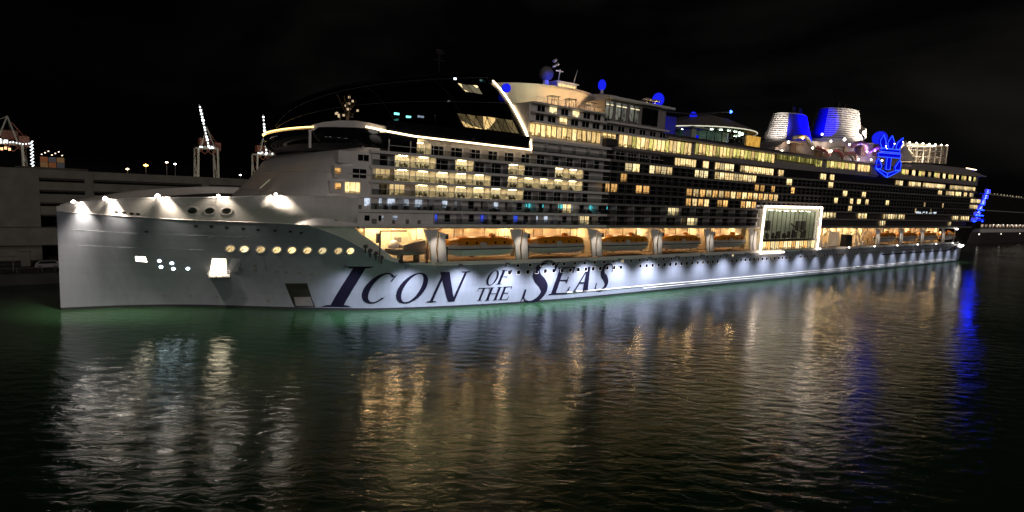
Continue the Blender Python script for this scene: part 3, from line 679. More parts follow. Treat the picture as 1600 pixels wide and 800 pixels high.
for r in (2, 3, 4, 5, 6):
    z = F[r]; x = 44.4 if r < 5 else (47.5 if r == 5 else 79.5)
    x_end = 102.9 if r < 6 else 122.0
    k = 0
    while x + PITCH <= x_end + .01:
        xc = x + PITCH / 2; lit = any(a - .1 <= xc <= b + .1 for a, b in LIT.get(r, [])); sol = any(a <= xc <= b for a, b in SOLID.get(r, []))
        divider(x, z)
        yb = 2.07 if xc < 103 else .58
        if sol: pass
        elif lit:
            window(x + .35, x + PITCH - .35, 2.07, z + .03, 1.95, BALC, WHITE, 2)
            if lampme is None:
                mb = MB(); mb.box(-.8, .8, -.25, .25, -.06, 0); o = mb.build('balcony_lamp', glow('balcony_lamp_glow', (1, .76, .34), 26), ship, loc=(xc, 1.1, F[r + 1] - .52)); lampme = o.data
            else: link('balcony_lamp', lampme, ship, (xc, 1.1, F[r + 1] - .52))
            for cx in (xc - .55, xc + .35):
                if random.random() < .75:
                    chair_mb.box(cx, cx + .45, .9, 1.4, z + .4, z + .48); chair_mb.box(cx, cx + .06, .9, 1.4, z + .02, z + .85); chair_mb.box(cx + .39, cx + .45, .9, 1.4, z + .02, z + .45)
        else:
            window(x + .45, x + PITCH - .45, yb, z + .03, 1.95, DGLASS, WHITE, 2 if k % 3 else 1)
        x += PITCH; k += 1
    for a, b in SOLID.get(r, []): window(a, b, .50 if a < 44 else .12, z + .03, 2.02, WARM, mull=2)
    # glass balustrade with a handrail
    a = 44.4 if r < 5 else (47.5 if r == 5 else 79.5)
    mb = MB(); mb.box(a, x_end, .0, .03, z + .01, z + 1.0, 1); mb.box(a, x_end, -.05, .07, z + 1.0, z + 1.08, 0); mb.build('balcony_rail', [WHITE, BGLASS], ship)
o = chair_mb.build('balcony_furniture', DGREY, ship); o['kind'] = 'stuff'
# windows ahead of the balconies
for (x, z) in ((37.9, 25.65), (38.0, 23.1)): window(x, x + 1.1, .46, z, 1.05, AMBER, mull=0)
for i, (x, pm) in enumerate(((38.0, DGLASS), (40.6, DGLASS), (43.3, DGLASS), (45.9, DGLASS), (48.6, COOL))): window(x, x + 1.1, .56, 17.75, 1.15, pm, mull=0)
window(46.5, 47.0, .50, 17.8, 1.1, COOL, mull=0)
window(38.2, 39.3, .56, 20.6, 1.2, DGLASS, mull=0); window(41.0, 43.6, .52, F[3] + .1, 1.7, DGLASS); window(41.9, 44.0, .52, F[4] + .5, 1.2, DGLASS)
# lower rows r0, r1: long promenades, partly lit bluish
for x, w_ in ((40.4, 1.7), (43.2, 1.4), (45.8, 1.4), (48.2, 1.6), (50.9, 1.7), (53.7, 1.7)): window(x, x + w_, .56 if x < 44 else 2.0, 20.35, 1.5, COOL, mull=0)
for i, x in enumerate(arange(56.5, 102, 3.0)): window(x, x + 1.3, 2.0, 20.3, 1.5, CYAN if i in (8, 11, 14) else (COOL if i in (1, 2, 5, 12) else DGLASS), MGREY, 0)
for x in (75.8, 80.0, 84.6, 89.2, 94.0, 99.6, 104.6): window(x, x + .55, 1.9, 20.9, .8, CYAN, DGREY, 0)
for i, x in enumerate(arange(57.5, 102, 2.7)): window(x, x + 1.2, 2.0, 17.7, 1.4, glow('blue_cabin_glow', (.05, .10, .9), .8) if i in (0, 4, 7) else (COOL if i in (9, 10) else DGLASS), MGREY, 0)
lowmb = MB()
for i, x in enumerate(arange(104, 168, 2.9)):
    for z in (17.7, 20.3):
        if i == 3 and z < 18: window(x, x + 1.2, 1.95, z, 1.4, CYAN, BLACK, 0); continue
        lowmb.face([(x, 1.93, z), (x + 1.2, 1.93, z), (x + 1.2, 1.93, z + 1.4), (x, 1.93, z + 1.4)], 0)
        for a in ((x - .07, x, z, z + 1.4), (x + 1.2, x + 1.27, z, z + 1.4), (x - .07, x + 1.27, z + 1.4, z + 1.47)): lowmb.box(a[0], a[1], 1.86, 2.0, a[2], a[3], 1)
lowmb.build('unlit_lower_windows', [DGLASS, BLACK], ship)['kind'] = 'stuff'
for a, b, z in ((89.0, 91.6, F[1]), (125.4, 129.9, F[1]), (133.8, 138.3, F[0]), (94.4, 97.4, F[0])): 
    n = 2 if b - a < 3.5 else 3
    for q in range(n): window(a + (b - a) * q / n, a + (b - a) * (q + 1) / n - .08, .1, z + .05, 2.0, WARM if q % 2 else PALE, WHITE, 1)
# promenade furniture and people-high clutter on row r1: lifebuoys, lamps
mb = MB()
for i in range(46):
    x = 41 + random.random() * 58; zz = F[1] if random.random() < .75 else F[0]
    mb.box(x, x + .3 + random.random() * .7, .3, .9, zz + .02, zz + .5 + random.random() * .4, 0)
o = mb.build('promenade_furniture', MGREY, ship); o['kind'] = 'stuff'
for r in (0, 1):
    mb = MB(); a = 57 if r == 0 else 44.3
    mb.box(a, 168, -.05, .05, F[r] + 1.0, F[r] + 1.08, 0); mb.box(a, 168, -.01, .02, F[r], F[r] + 1.0, 1); mb.build('promenade_rail', [MGREY, BGLASS], ship)
    mb = MB(); mb.box(206.5, 340, -.05, .05, Zs(F[r], 270) + 1.0, Zs(F[r], 270) + 1.08, 0); mb.build('promenade_rail', [DGREY, BGLASS], ship)
    for x in arange(a, 168, 6.2): divider(x, F[r])

# dark part: lit cabin windows, singly or in runs
def run(X0, X1, r, pm, n=None, h=2.05, y=.52, gap=.22, fm=BLACK, mull=1):
    n = n or max(1, int(round((X1 - X0) / 2.35)))
    for q in range(n):
        a = X0 + (X1 - X0) * q / n; b = X0 + (X1 - X0) * (q + 1) / n - gap
        window(a, b, y, Zs(F[r] + .12, (a + b) / 2), h, pm if not isinstance(pm, (list, tuple)) else pm[q % len(pm)], fm, mull)
for a, b in ((102.3, 104.0), (104.2, 106.6), (113.0, 115.4), (115.6, 118.2)): run(a, b, 3, AMBER, 1)
run(133.0, 179.8, 3, [AMBER, WARM], 16, gap=.55); run(107.3, 109.7, 4, AMBER, 1)
run(133.1, 143.9, 2, [AMBER, WARM], 4, gap=.5); run(147.3, 152.9, 2, AMBER, 2, gap=.5); run(159.0, 167.6, 2, [AMBER, WARM], 3, gap=.5)
for a, b in ((165.6, 168.0), (168.7, 171.2), (174.9, 177.1), (186.8, 189.2)): run(a, b, 4, AMBER, 1)
run(108.6, 114, 5, [PALE, WARM]); run(117.4, 126.6, 5, [PALE, WARM]); run(135.9, 142.1, 5, PALE); run(144.9, 166.0, 5, [WARM, PALE, WARM], gap=.1); run(183.5, 187.0, 5, WARM, 1)
run(127.1, 136.2, 6, WARM, gap=.08); run(139.1, 142.0, 6, WARM, 1); run(144.7, 153.9, 6, [WARM, PALE], gap=.08); run(157.0, 175.2, 6, WARM, gap=.08); run(178.0, 181.4, 6, WARM, 1)
for r, L in {6: [(205.1, 209.2), (212.0, 215.2), (267.9, 275.3), (281.4, 294.6), (297.2, 324.3), (330.6, 367.1)],
             5: [(211.3, 215.0), (316.4, 321.2), (326.3, 337.4), (339.3, 347.3), (351.2, 355.8), (359.8, 365.6)],
             4: [(223.0, 226.5), (238.6, 241.9), (363.0, 378.0)], 3: [(216.9, 219.8), (229.3, 231.9), (235.1, 238.3), (242.2, 245.0), (260.9, 263.9), (362.3, 374.5), (301.5, 302.8), (324, 325.4)],
             2: [(228.5, 231.6), (292, 293.2), (310, 311)]}.items():
    for a, b in L: run(a, b, r, [WARM, PALE], max(1, int(round((b - a) / 3.3))), gap=.12)
for r, L in {1: [(210.1, 222.5), (240.3, 248.2), (263.1, 277.2), (278.5, 285.3), (344.0, 352.2), (356.0, 368.7)], 0: [(260.3, 266.4), (339.7, 343.3)]}.items():
    for a, b in L: run(a, b, r, [WARM, PALE], y=1.7, gap=.4, mull=0)
mb = MB()
for r in (2, 3, 4, 5):
    for x in arange(104, 362, 2.9):
        z = Zs(F[r] + .2, x); mb.face([(x, .595, z), (x + 2.1, .595, z), (x + 2.1, .595, z + 1.8), (x, .595, z + 1.8)], 0)
        mb.box(x - .06, x, .54, .62, z, z + 1.8, 1); mb.box(x + 2.1, x + 2.16, .54, .62, z, z + 1.8, 1)
o = mb.build('unlit_cabin_windows', [DGLASS, mat('grey_fascia', (.13, .12, .115), .5)], ship); o['kind'] = 'stuff'
mb = MB()
for r in (2, 3, 4, 5):
    mb.loft([[(x, -.08, Zs(F[r] + 1.02, x)), (x, -.08, Zs(F[r] + 1.10, x)), (x, -.02, Zs(F[r] + 1.10, x)), (x, -.02, Zs(F[r] + 1.02, x))] for x in arange(103.2, 366, 9)])
mb.build('cabin_handrails', MGREY, ship)['kind'] = 'stuff'
mb = MB()
for i in range(26): x = 291 + random.random() * 26; mb.box(x, x + .35, .3, .5, Zs(F[2], x) - .2 + random.random() * 1.2, Zs(F[2], x) + .1 + random.random() * .9)
o = mb.build('terrace_lights', glow('terrace_glow', (.8, .9, 1), 1.2), ship); o['kind'] = 'stuff'

# ---- glazed lounge strip (36 - 39)
mb = MB(); mb.box(103, 123, 1.2, 54.8, 35.4, 46.8); mb.loft([[(x, 1.2, Zs(35.4, x)), (x, 1.2, Zs(40.2, x)), (x, 54.8, Zs(40.2, x)), (x, 54.8, Zs(35.4, x))] for x in arange(123, 372, 9)])
mb.build('upper_superstructure', mat('taupe_paint', (.30, .27, .27), .45), ship)
def strip(X0, X1, z0, z1, pm, w_=1.55, skip=()):
    n = int(round((X1 - X0) / w_))
    for q in range(n):
        if q in skip: continue
        a = X0 + (X1 - X0) * q / n; window(a, a + (X1 - X0) / n - .10, 1.1, Zs(z0, a), z1 - z0, pm[q % len(pm)], BLACK, 0, 'lounge_window')
strip(79.4, 100.4, 36.1, 38.6, [LOUNGE, LOUNGE, WARM]); strip(101.0, 105.4, 37.6, 38.7, [LOUNGE])
mb = MB(); mb.box(101.2, 105.2, .1, 1.15, 35.9, 37.4); mb.build('strip_kiosk', DGREY, ship)
strip(106.4, 134.4, 36.0, 39.2, [LOUNGE, WARM, LOUNGE, GREENY]); strip(135.9, 153.6, 36.4, 39.4, [GREENY, LOUNGE, LOUNGE]); strip(153.6, 176, 36.8, 39.4, [GREENY, GREENY, LOUNGE], 1.8)
strip(202.0, 206.6, 37.0, 39.2, [GREENY]); strip(209.8, 231.5, 37.0, 39.4, [GREENY, LOUNGE], 2.6); strip(233.7, 244, 36.8, 39.4, [LOUNGE], 2.4); strip(274.2, 368, 37.2, 39.4, [GREENY, LOUNGE, DGLASS, WARM, DGLASS], 3.6)
# ledge over and under
mb = MB(); mb.loft([[(x, -.15, Zs(39.5, x)), (x, -.15, Zs(39.95, x)), (x, 3, Zs(39.95, x)), (x, 3, Zs(39.5, x))] for x in arange(123.2, 380, 9)])
mb.build('top_deck_edge', mat('taupe_paint', (.30, .27, .27), .45), ship)
mb = MB(); mb.box(79.6, 123, -.1, 1.5, 38.75, 39.2); mb.box(79.6, 101, -.1, 1.6, 40.75, 41.1); mb.box(79.6, 101, -.1, 1.6, 42.7, 43.0); mb.box(101, 123.3, -.1, 1.4, 41.0, 41.4); mb.box(101, 124.6, -.4, 1.4, 46.6, 47.1)
mb.build('upper_ledge', WHITE, ship)
# upper cabin rows above the strip
for i, x in enumerate(arange(81, 101, 3.3)):
    window(x, x + 2.3, 1.34, 39.3, 1.4, WARM if i == 2 else DGLASS, name='upper_window'); window(x + .3, x + 2.5, 1.34, 41.15, 1.5, PALE if i in (1, 3) else DGLASS, name='upper_window')
for i, x in enumerate(arange(102, 121, 3.6)): window(x, x + 2.4, 1.14, 39.4, 1.4, DGLASS)
DIM = pane('dim_lit_pane', (.55, .55, .45), (.05, .05, .045), .35, 1.0)
for a, b in ((101.2, 104.0), (104.6, 108.6), (109.4, 113.0), (114.0, 120.0)):
    for q in (0, 1):
        c0 = a + (b - a) * q / 2; window(c0, c0 + (b - a) / 2 - .15, 1.1, 42.0, 4.1, DIM if a < 112 else DGLASS, BLACK, 0, 'sea_view_window')
        if a < 112:
            mb = MB(); mb.box(c0 + .25, c0 + (b - a) / 2 - .35, .85, 1.0, 45.2, 45.34); mb.build('ceiling_tube', glow('tube_glow', (1, .85, .5), 1.6), ship)

# ---- sun deck: railings, oval deckhouse, radar house, radomes, pergolas
mb = MB()
for x in arange(80, 101, 2.0): mb.box(x, x + .07, .1, .17, 43.0, 44.0)
mb.box(80, 101, .08, .18, 44.0, 44.1); mb.build('sun_deck_rail', WHITE, ship)
mb = MB(); mb.box(79.5, 101, .3, 55.7, 42.95, 43.05); mb.build('sun_deck', DGREY, ship)
mb = MB(); mb.lathe([(12.5, 43.0), (13.2, 44.2), (14.8, 46.0), (16.4, 47.6), (17.4, 48.5), (17.5, 49.0), (15.5, 49.2), (.1, 49.4)], (97, 26, 0), 40, 1.05, 1.02)
mb.build('oval_deckhouse', mat('warm_white_paint', (.74, .64, .52), .5, var=.05), ship, smooth=False)
mb = MB(); mb.lathe([(6.5, 46.6), (6.6, 49.2), (5.8, 50.2), (.1, 50.5)], (115.5, 18, 0), 28); mb.build('aft_rotunda', mat('warm_white_paint', (.74, .64, .52), .5), ship)
for x in (84, 89.5, 95, 101):
    mb = MB(); mb.box(-.25, .25, -.2, .2, 0, .3); mb.build('deck_floodlight', LAMP_W, ship, loc=(x, 6.5, 43.06)); spot('deck_floodlight_beam', (x, 6.3, 43.5), (x + 1.0, 13, 47.5), 900, (1, .70, .42) if x > 86 else (.6, 1, .8), 120, .8, .3, ship)
def pergola(x, y, z):
    mb = MB(); 
    for a in (-.9, .9):
        for b in (-.7, .7): mb.box(a - .05, a + .05, b - .05, b + .05, 0, 2.0)
    mb.box(-1.2, 1.2, -1, 1, 2.0, 2.12); return mb
pg = None
for x in (86.5, 91.5, 97.5):
    if pg is None: o = pergola(0, 0, 0).build('pergola', DGREY, ship, loc=(x, 2.4, 43.05)); pg = o.data
    else: link('pergola', pg, ship, (x, 2.4, 43.05))
um = None
for x in (118.0, 121.2):
    mb = MB(); mb.tube([(0, 0, 0), (0, 0, 1.7)], .09); mb.lathe([(1.5, 1.5), (1.4, 1.65), (.1, 2.1)], (0, 0, 0), 12)
    o = mb.build('parasol', mat('warm_white_paint', (.74, .64, .52), .5), ship, loc=(x, 3.5, 47.1)); spot('parasol_lamp_light', (x, 3.0, 47.5), (x, 3.5, 49), 60, (1, .75, .45), 130, .8, .1, ship)
mb = MB(); mb.box(98.5, 105.0, 15.5, 20, 49.3, 51.6, 0)
for q in range(6): mb.box(98.9 + q * 1.0, 99.6 + q * 1.0, 15.42, 15.5, 50.3, 51.2, 1)
mb.box(98, 105.4, 15.0, 20.4, 51.6, 51.85, 0); mb.build('radar_house', [WHITE, LOUNGE], ship)
spot('radar_house_light', (101, 10, 49.4), (101.5, 16, 50.6), 900, (1, .8, .6), 90, .8, .3, ship)
mb = MB(); mb.tube([(104.2, 16, 51.8), (105.4, 16, 55.6)], [.16, .06]); mb.tube([(99.2, 16, 51.8), (99.6, 16, 54.8)], .12); mb.box(98.2, 100.6, 15.9, 16.1, 54.2, 54.5)
for q in range(5): mb.lathe([(.1, 0), (.45, .3), (.1, .7)], (97.0 + .7 * (q % 3), 15.5, 54.6 + .7 * q * .6), 8)
mb.build('signal_mast', WHITE, ship); spot('signal_mast_light', (98, 9, 50), (98, 15.5, 56), 700, (1, .85, .8), 40, .6, .2, ship)
def radome(X, Y, Z, r, stretch, m_, base=True):
    r *= .84
    mb = MB(); mb.lathe([(r * math.sin(math.pi * k / 12) + .001, -r * stretch * math.cos(math.pi * k / 12)) for k in range(1, 12)], (0, 0, 0), 18)
    o = mb.build('radome', m_, ship, smooth=True, loc=(X, Y, Z))
    mb = MB(); mb.lathe([(r * .5, -r * stretch - .8), (r * .4, -r * stretch * .9)], (0, 0, 0), 10); mb.build('radome_foot', WHITE, o)
radome(94.4, 15, 52.8, 2.1, 1, MGREY)
spot('radome_blue_light', (94.2, 10.8, 49.6), (94.4, 15, 51.6), 900, (.02, .04, 1), 100, .6, .2, ship)
radome(79.6, 10.5, 46.8, 1.25, 1, BLUED); radome(113.4, 15, 52.9, 1.25, 1.35, BLUED); radome(136, 15, 52.1, 2.0, 1.15, BLUED); radome(152.6, 15, 49.3, 1.3, 1.3, BLUED); radome(284.9, 15, 55.0, 3.6, 1, BLUED)

# ---- conical glass lounge amidships
LC = (160.5, 17.5)
mb = MB(); mb.lathe([(15.0, 41.0), (15.2, 45.4)], (LC[0], LC[1], 0), 40, 1.0, .92); mb.build('lounge_glass', WGLASS, ship)
mb = MB(); mb.lathe([(17.4, 45.3), (17.6, 45.6), (17.0, 46.0), (9, 49.2), (1.2, 51.3), (.1, 51.4)], (LC[0], LC[1], 0), 44, 1.0, .92); mb.build('lounge_roof', mat('lounge_roof_paint', (.22, .19, .165), .6), ship, smooth=False)
mb = MB(); mb.tube([(LC[0] + 17.55 * math.cos(a), LC[1] + 16.1 * math.sin(a), 45.45) for a in arange(0, 6.2832, .15)], .15, k=5); mb.build('lounge_roof_light_ring', glow('ring_glow', (1, .95, .72), .9), ship)
for k in range(40):
    a = 2 * math.pi * k / 40
    if math.sin(a) > .35: continue
    mb = MB(); mb.box(-.09, .09, -.09, .09, 0, 4.35); mb.build('lounge_mullion', DGREY, ship, loc=(LC[0] + 15.1 * math.cos(a), LC[1] + 13.9 * math.sin(a), 41.0))
mb = MB(); mb.lathe([(10, 41.0), (10, 45.3)], (LC[0], LC[1] + 2, 0), 24); mb.build('lounge_core', mat('teal_panel', (.16, .24, .22), .5), ship)
mb = MB()
for q in range(12): a = math.pi + .2 + q * .23; mb.box(LC[0] + 12.5*math.cos(a) - .3, LC[0] + 12.5*math.cos(a) + .3, LC[1] + 12*math.sin(a) - .3, LC[1] + 12*math.sin(a) + .3, 45.0, 45.15)
mb.build('lounge_lamps', glow('lounge_lamp_glow', (.75, 1, .78), 16), ship)['kind'] = 'stuff'
mb = MB(); mb.box(165, 171.0, 3.4, 4.4, 41.0, 44.3); mb.build('amber_bar', pane('bar_lit_pane', (1, .55, .1), (.4, .18, .02), 1.3), ship)
mb = MB(); mb.box(145.8, 147.8, 9, 9.4, 41.2, 42.9); mb.build('blue_screen', BLUE, ship)
mb = MB(); mb.box(123.4, 200, 1.6, 54, 40.3, 40.9); mb.build('pool_deck', DGREY, ship)
mb = MB(); mb.box(140.5, 142.5, 6, 9, 41, 44.2); mb.box(139.6, 147, 5, 10, 44.2, 44.6); mb.build('pool_bar', mat('pale_green_panel', (.45, .5, .42), .5), ship)
mb = MB(); mb.box(124, 141, 12, 30, 41, 47.5); mb.build('blue_lit_screen', mat('blue_panel', (.05, .05, .5), .6), ship); spot('screen_blue_light', (131, 6, 41.2), (133, 12, 44), 900, (.03, .03, 1), 130, .7, .2, ship)
# lookout boom with a blue light
mb = MB(); mb.tube([(124, 14, 48.2), (150, 13, 49.5), (167.2, 12, 52.2)], .22, k=5); mb.build('lookout_boom', DGREY, ship)
mb = MB(); mb.lathe([(.1, -.5), (.62, 0), (.1, .5)], (0, 0, 0), 10); mb.build('boom_light', glow('boom_blue_glow', (.04, .12, 1), 9), ship, loc=(167.2, 12, 52.2))

# ---- pool-deck rails with lit glass
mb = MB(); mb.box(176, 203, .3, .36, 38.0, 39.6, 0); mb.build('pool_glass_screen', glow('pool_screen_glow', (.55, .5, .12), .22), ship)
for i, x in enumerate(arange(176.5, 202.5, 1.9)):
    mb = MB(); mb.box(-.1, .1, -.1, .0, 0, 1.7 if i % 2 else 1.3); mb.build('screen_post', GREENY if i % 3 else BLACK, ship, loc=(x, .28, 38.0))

# ---- slides block, funnels
mb = MB()
mb.loft([[(x, 8, 39.9), (x, 8, 39.9 + h), (x, 46, 39.9 + h), (x, 46, 39.9)] for x, h in ((188, 2.5), (194, 5.5), (205, 6.6), (228, 8.2), (262, 10.5), (286, 12.0), (288, 6))])
mb.build('slides_block', mat('mauve_panel', (.28, .24, .26), .5, var=.25, scale=.15), ship)
def bent(pts, r, m_, nm): mb = MB(); mb.tube(pts, r, k=8); return mb.build(nm, m_, ship, smooth=True)
bent([(196 + i * 2.4, 6.4 - .8 * math.sin(i * .8), 46.5 - .15 * i + 1.4 * math.sin(i * .55)) for i in range(20)], .7, MGREY, 'water_slide')
bent([(240 + i * 1.8, 5.6 + math.cos(i * .9), 47.5 + 1.6 * math.sin(i * .7)) for i in range(20)], .8, mat('violet_slide', (.28, .12, .34), .35), 'water_slide')
bent([(212 + i * 1.7, 5.4 + .8 * math.cos(i), 43.5 + 1.2 * math.sin(i * .9 + 1)) for i in range(18)], .6, mat('maroon_slide', (.2, .05, .07), .35), 'water_slide')
for x, z, w_, h_ in ((197, 41, 4, 3.6), (214, 41.6, 5, 3), (232, 43, 5, 3.4), (246, 44.5, 4, 3), (262, 45.5, 4, 4)):
    mb = MB(); mb.box(0, w_, -.3, 1.6, 0, h_); mb.box(-.3, w_ + .3, -.6, 1.8, h_, h_ + .3); mb.build('deck_kiosk', mat('umber_panel', (.12, .07, .045), .5), ship, loc=(x, 6.0, z))
LITP = [(190.5, 44.6, 5, 'w', 500), (187, 41.5, 5, 'w', 160), (199.5, 46.8, 5.0, 'a', 300), (218.5, 47.4, 4.6, 'w', 900), (219.5, 44.0, 4.6, 'w', 260), (214.5, 49.5, 6, 'w', 200), (206, 44.0, 4.6, 'w', 120), (233, 47.5, 4.6, 'w', 120), (247, 46.0, 4.0, 'w', 400), (255, 47.0, 4.4, 'v', 300), (266, 48.5, 4.4, 'w', 120), (258, 43.4, 4.2, 'w', 160), (262, 43.6, 4.2, 'w', 160), (252, 43.2, 4.2, 'w', 100), (241, 42.6, 4.2, 'w', 100)]
for x, z, y, c, p in LITP:
    col = {'w': (1, .82, .58), 'a': (1, .5, .12), 'v': (.45, .2, 1)}[c]
    mb = MB(); mb.lathe([(.08, -.4), (.38, 0), (.08, .4)], (0, 0, 0), 8); mb.build('deck_lamp', glow('deck_lamp_' + c, col, 12), ship, loc=(x, y, z))
    d = bpy.data.lights.new('deck_lamp_light', 'POINT'); d.energy = p * 2.2; d.color = col; d.shadow_soft_size = .3; lo_ = bpy.data.objects.new('deck_lamp_light', d); COL.objects.link(lo_); lo_.location = (x, y - 1.0, z); lo_.parent = ship
for x, y, z, p in ((243, 2.5, 47.2, 5000), (258, 2.5, 49.0, 3500)):
    spot('violet_flood_light', (x, y, z - 4), (x + 2, 8, z), p * .3, (.10, .02, 1), 110, .7, .2, ship)
mb = MB(); mb.box(244.3, 254, .6, 3, 37.0, 39.8); mb.build('sign_backing', mat('mauve_panel', (.28, .24, .26), .5), ship)

def funnel(cx, bz, tz, rb, rt, n):
    """lens-shaped stack of white louvers on a dark core"""
    for k in range(n):
        t0, t1 = k / n, (k + .62) / n
        ra, rb_ = rb + (rt - rb) * t0 ** .8, rb + (rt - rb) * t1 ** .8
        mb = MB(); z0, z1 = bz + (tz - bz) * t0, bz + (tz - bz) * t1
        mb.lathe([(ra * .93, z0), (ra, z0 + .03), (rb_, z1), (rb_ * .93, z1 + .02)], (0, 0, 0), 30, 1, .62); mb.build('funnel_louver', WHITE, ship, loc=(cx - (1 - t0) * 0, 28, 0))
    mb = MB(); mb.lathe([(rb * .9, bz), (rt * .9, tz)], (0, 0, 0), 24, 1, .6); mb.build('funnel_core', BLACK, ship, loc=(cx, 28, 0))
    mb = MB(); mb.lathe([(rb * 1.06, bz - 1.6), (rb * 1.03, bz + .05), (.1, bz + .06)], (0, 0, 0), 30, 1, .62); mb.build('funnel_base', WHITE, ship, loc=(cx, 28, 0))
    mb = MB(); mb.lathe([(rt * 1.0, tz), (rt * .98, tz + .5), (.1, tz + .6)], (0, 0, 0), 30, 1, .62); mb.build('funnel_cap', WHITE, ship, loc=(cx, 28, 0))
funnel(231.5, 48.5, 59.2, 13.6, 8.9, 13); funnel(271.5, 52.6, 65.6, 16.6, 12.2, 14)
for cx, z in ((233, 59.6), (238, 59.6), (271, 66.0), (277, 66.0)):
    mb = MB(); mb.tube([(0, 0, 0), (.6, 0, 3.6)], [1.3, 1.1], k=10); mb.build('exhaust_pipe', BLACK, ship, loc=(cx, 28, z))
# smooth wrapped panel on the aft part of the first funnel, and the fore edge of the second; the blue floodlight is put into their colour
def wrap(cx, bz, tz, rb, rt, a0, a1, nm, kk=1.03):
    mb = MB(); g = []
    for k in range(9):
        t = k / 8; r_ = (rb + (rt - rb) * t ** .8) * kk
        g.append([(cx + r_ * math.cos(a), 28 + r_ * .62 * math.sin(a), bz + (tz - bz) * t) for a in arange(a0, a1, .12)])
    mb.loft(g, closed=False); mb.build(nm, mat('blue_floodlit_paint', (.02, .02, .55), .4), ship, smooth=True)
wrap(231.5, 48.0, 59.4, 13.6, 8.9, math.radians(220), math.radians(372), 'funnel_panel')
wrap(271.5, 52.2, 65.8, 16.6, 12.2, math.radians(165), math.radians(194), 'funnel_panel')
mb = MB(); mb.loft([[(273, 17.4, 56.0), (273, 17.6, 56.8)], [(280, 18.5, 54.6), (280, 18.9, 58.9)], [(286.5, 23.2, 54.0), (285.8, 23.4, 61.0)]], closed=False); mb.build('funnel_wing_panel', WHITE, ship)
for loc, aim, p, an in (((249, 11, 52.5), (237, 22, 54), 42000, 95), ((238, 5.5, 51), (237, 20, 54), 42000, 62), ((250, 13, 53), (256.5, 25, 59), 36000, 46)):
    spot('funnel_blue_light', loc, aim, p, (.004, 0, 1), an, .5, .3, ship)
spot('funnel_white_light', (209, 14, 50), (220, 26, 54), 30000, (1, .9, .8), 40, .7, .3, ship)
spot('funnel_white_light', (276, 4, 50.5), (276, 20, 59.5), 60000, (1, .86, .70), 92, .7, .3, ship)
mb = MB(); mb.lathe([(.1, -.6), (.6, 0), (.1, .6)], (0, 0, 0), 8); mb.build('funnel_floodlight', LAMP_C, ship, loc=(247.5, 13, 51.0))

# ---- crown and anchor sign on the side
sg_o = Vector((247.2, 1.0, 37.6)); su = Vector((.86, -.30, 0)); SW, SH = 13.6, 14.8
def sp(u, v, off=0): return sg_o + Vector((su.x * u * SW, su.y * u * SW - off, v * SH))
POLY = {'crown_point': [[(.16,.665),(.07,.78),(.07,.86),(.17,1.0),(.29,.84),(.30,.76),(.27,.665)], [(.42,.665),(.37,.78),(.40,.86),(.52,1.0),(.63,.85),(.63,.76),(.58,.665)], [(.73,.665),(.73,.76),(.78,.85),(.97,.97),(.97,.84),(.93,.76),(.86,.665)]],
        'crown_band': [[(.13,.575),(.90,.575),(.90,.65),(.13,.65)]], 'anchor_stock': [[(.04,.44),(.95,.44),(.95,.54),(.04,.54)]],
        'anchor_shank': [[(.41,.125),(.58,.125),(.58,.435),(.41,.435)]],
        'anchor_fluke': [[(.0,.14),(.19,.12),(.23,.20),(.15,.30),(.06,.40),(.0,.30)], [(.81,.12),(1.0,.14),(1.0,.30),(.94,.40),(.85,.30),(.77,.20)]],
        'anchor_arm': [[(.0,.12),(.49,-.08),(.49,.03),(.19,.11)], [(.50,-.08),(1.0,.12),(.81,.11),(.50,.03)]]}
root_sign = bpy.data.objects.new('anchor_crown_sign', None); COL.objects.link(root_sign); root_sign.parent = ship
kk = 0
for nm, L in POLY.items():
    for pl in L:
        kk += 1; d0 = .02 * kk
        mb = MB(); mb.loft([[sp(u, v, .5 + d0) for u, v in pl], [sp(u, v, d0) for u, v in pl]])
        mb.tube([sp(u, v, .62 + d0) for u, v in pl + pl[:1]], .12, 1, 5)
        mb.build(nm, [glow('blue_sign_face_glow', (.004, .004, 1.0), .6), BLUEN], root_sign)

# ---- lit sports cage aft
cg = bpy.data.objects.new('sports_cage', None); COL.objects.link(cg); cg.parent = ship
X0, X1, Y0, Y1 = 291, 352, 10, 40
def zt(x): return 53.6 + (x - 291) * .058
def zb(x): return 45.5 + (x - 291) * .045
mb = MB()
for x in arange(X0, X1, 7.6):
    for y in (Y0, Y1): mb.tube([(x, y, zb(x)), (x, y, zt(x))], .28, k=5)
    mb.tube([(x, Y0, zt(x)), (x, Y1, zt(x))], .2, k=5)
for y in (Y0, Y1):
    for f_ in (1, .66, .33): mb.tube([(X0, y, zb(X0) + (zt(X0) - zb(X0)) * f_), (X1, y, zb(X1) + (zt(X1) - zb(X1)) * f_)], .17, k=4)
mb.build('cage_frame', WHITE, cg)
mb = MB()
for x in arange(X0, X1, .9): mb.box(x, x + .06, Y0 - .05, Y0, zb(x), zt(x))
for x in arange(X0, X1, .9): mb.box(x, x + .06, Y1, Y1 + .05, zb(x), zt(x))
for k in range(12): mb.tube([(X0, Y0 - .03, zb(X0) + k * .68), (X1, Y0 - .03, zb(X1) + k * .72)], .04, k=4)
o = mb.build('cage_netting', CREAM, cg); o['kind'] = 'stuff'
mb = MB(); mb.loft([[(x, 39.0, zb(x)), (x, 39.0, zt(x) - 2), (x, 39.4, zt(x) - 2), (x, 39.4, zb(x))] for x in (X0, X1)]); mb.box(X0 + 6, X0 + 16, 30, 32, 46, 51); mb.box(X0 + 24, X0 + 40, 28, 32, 46, 50.5); mb.build('cage_back_wall', CREAM, cg)
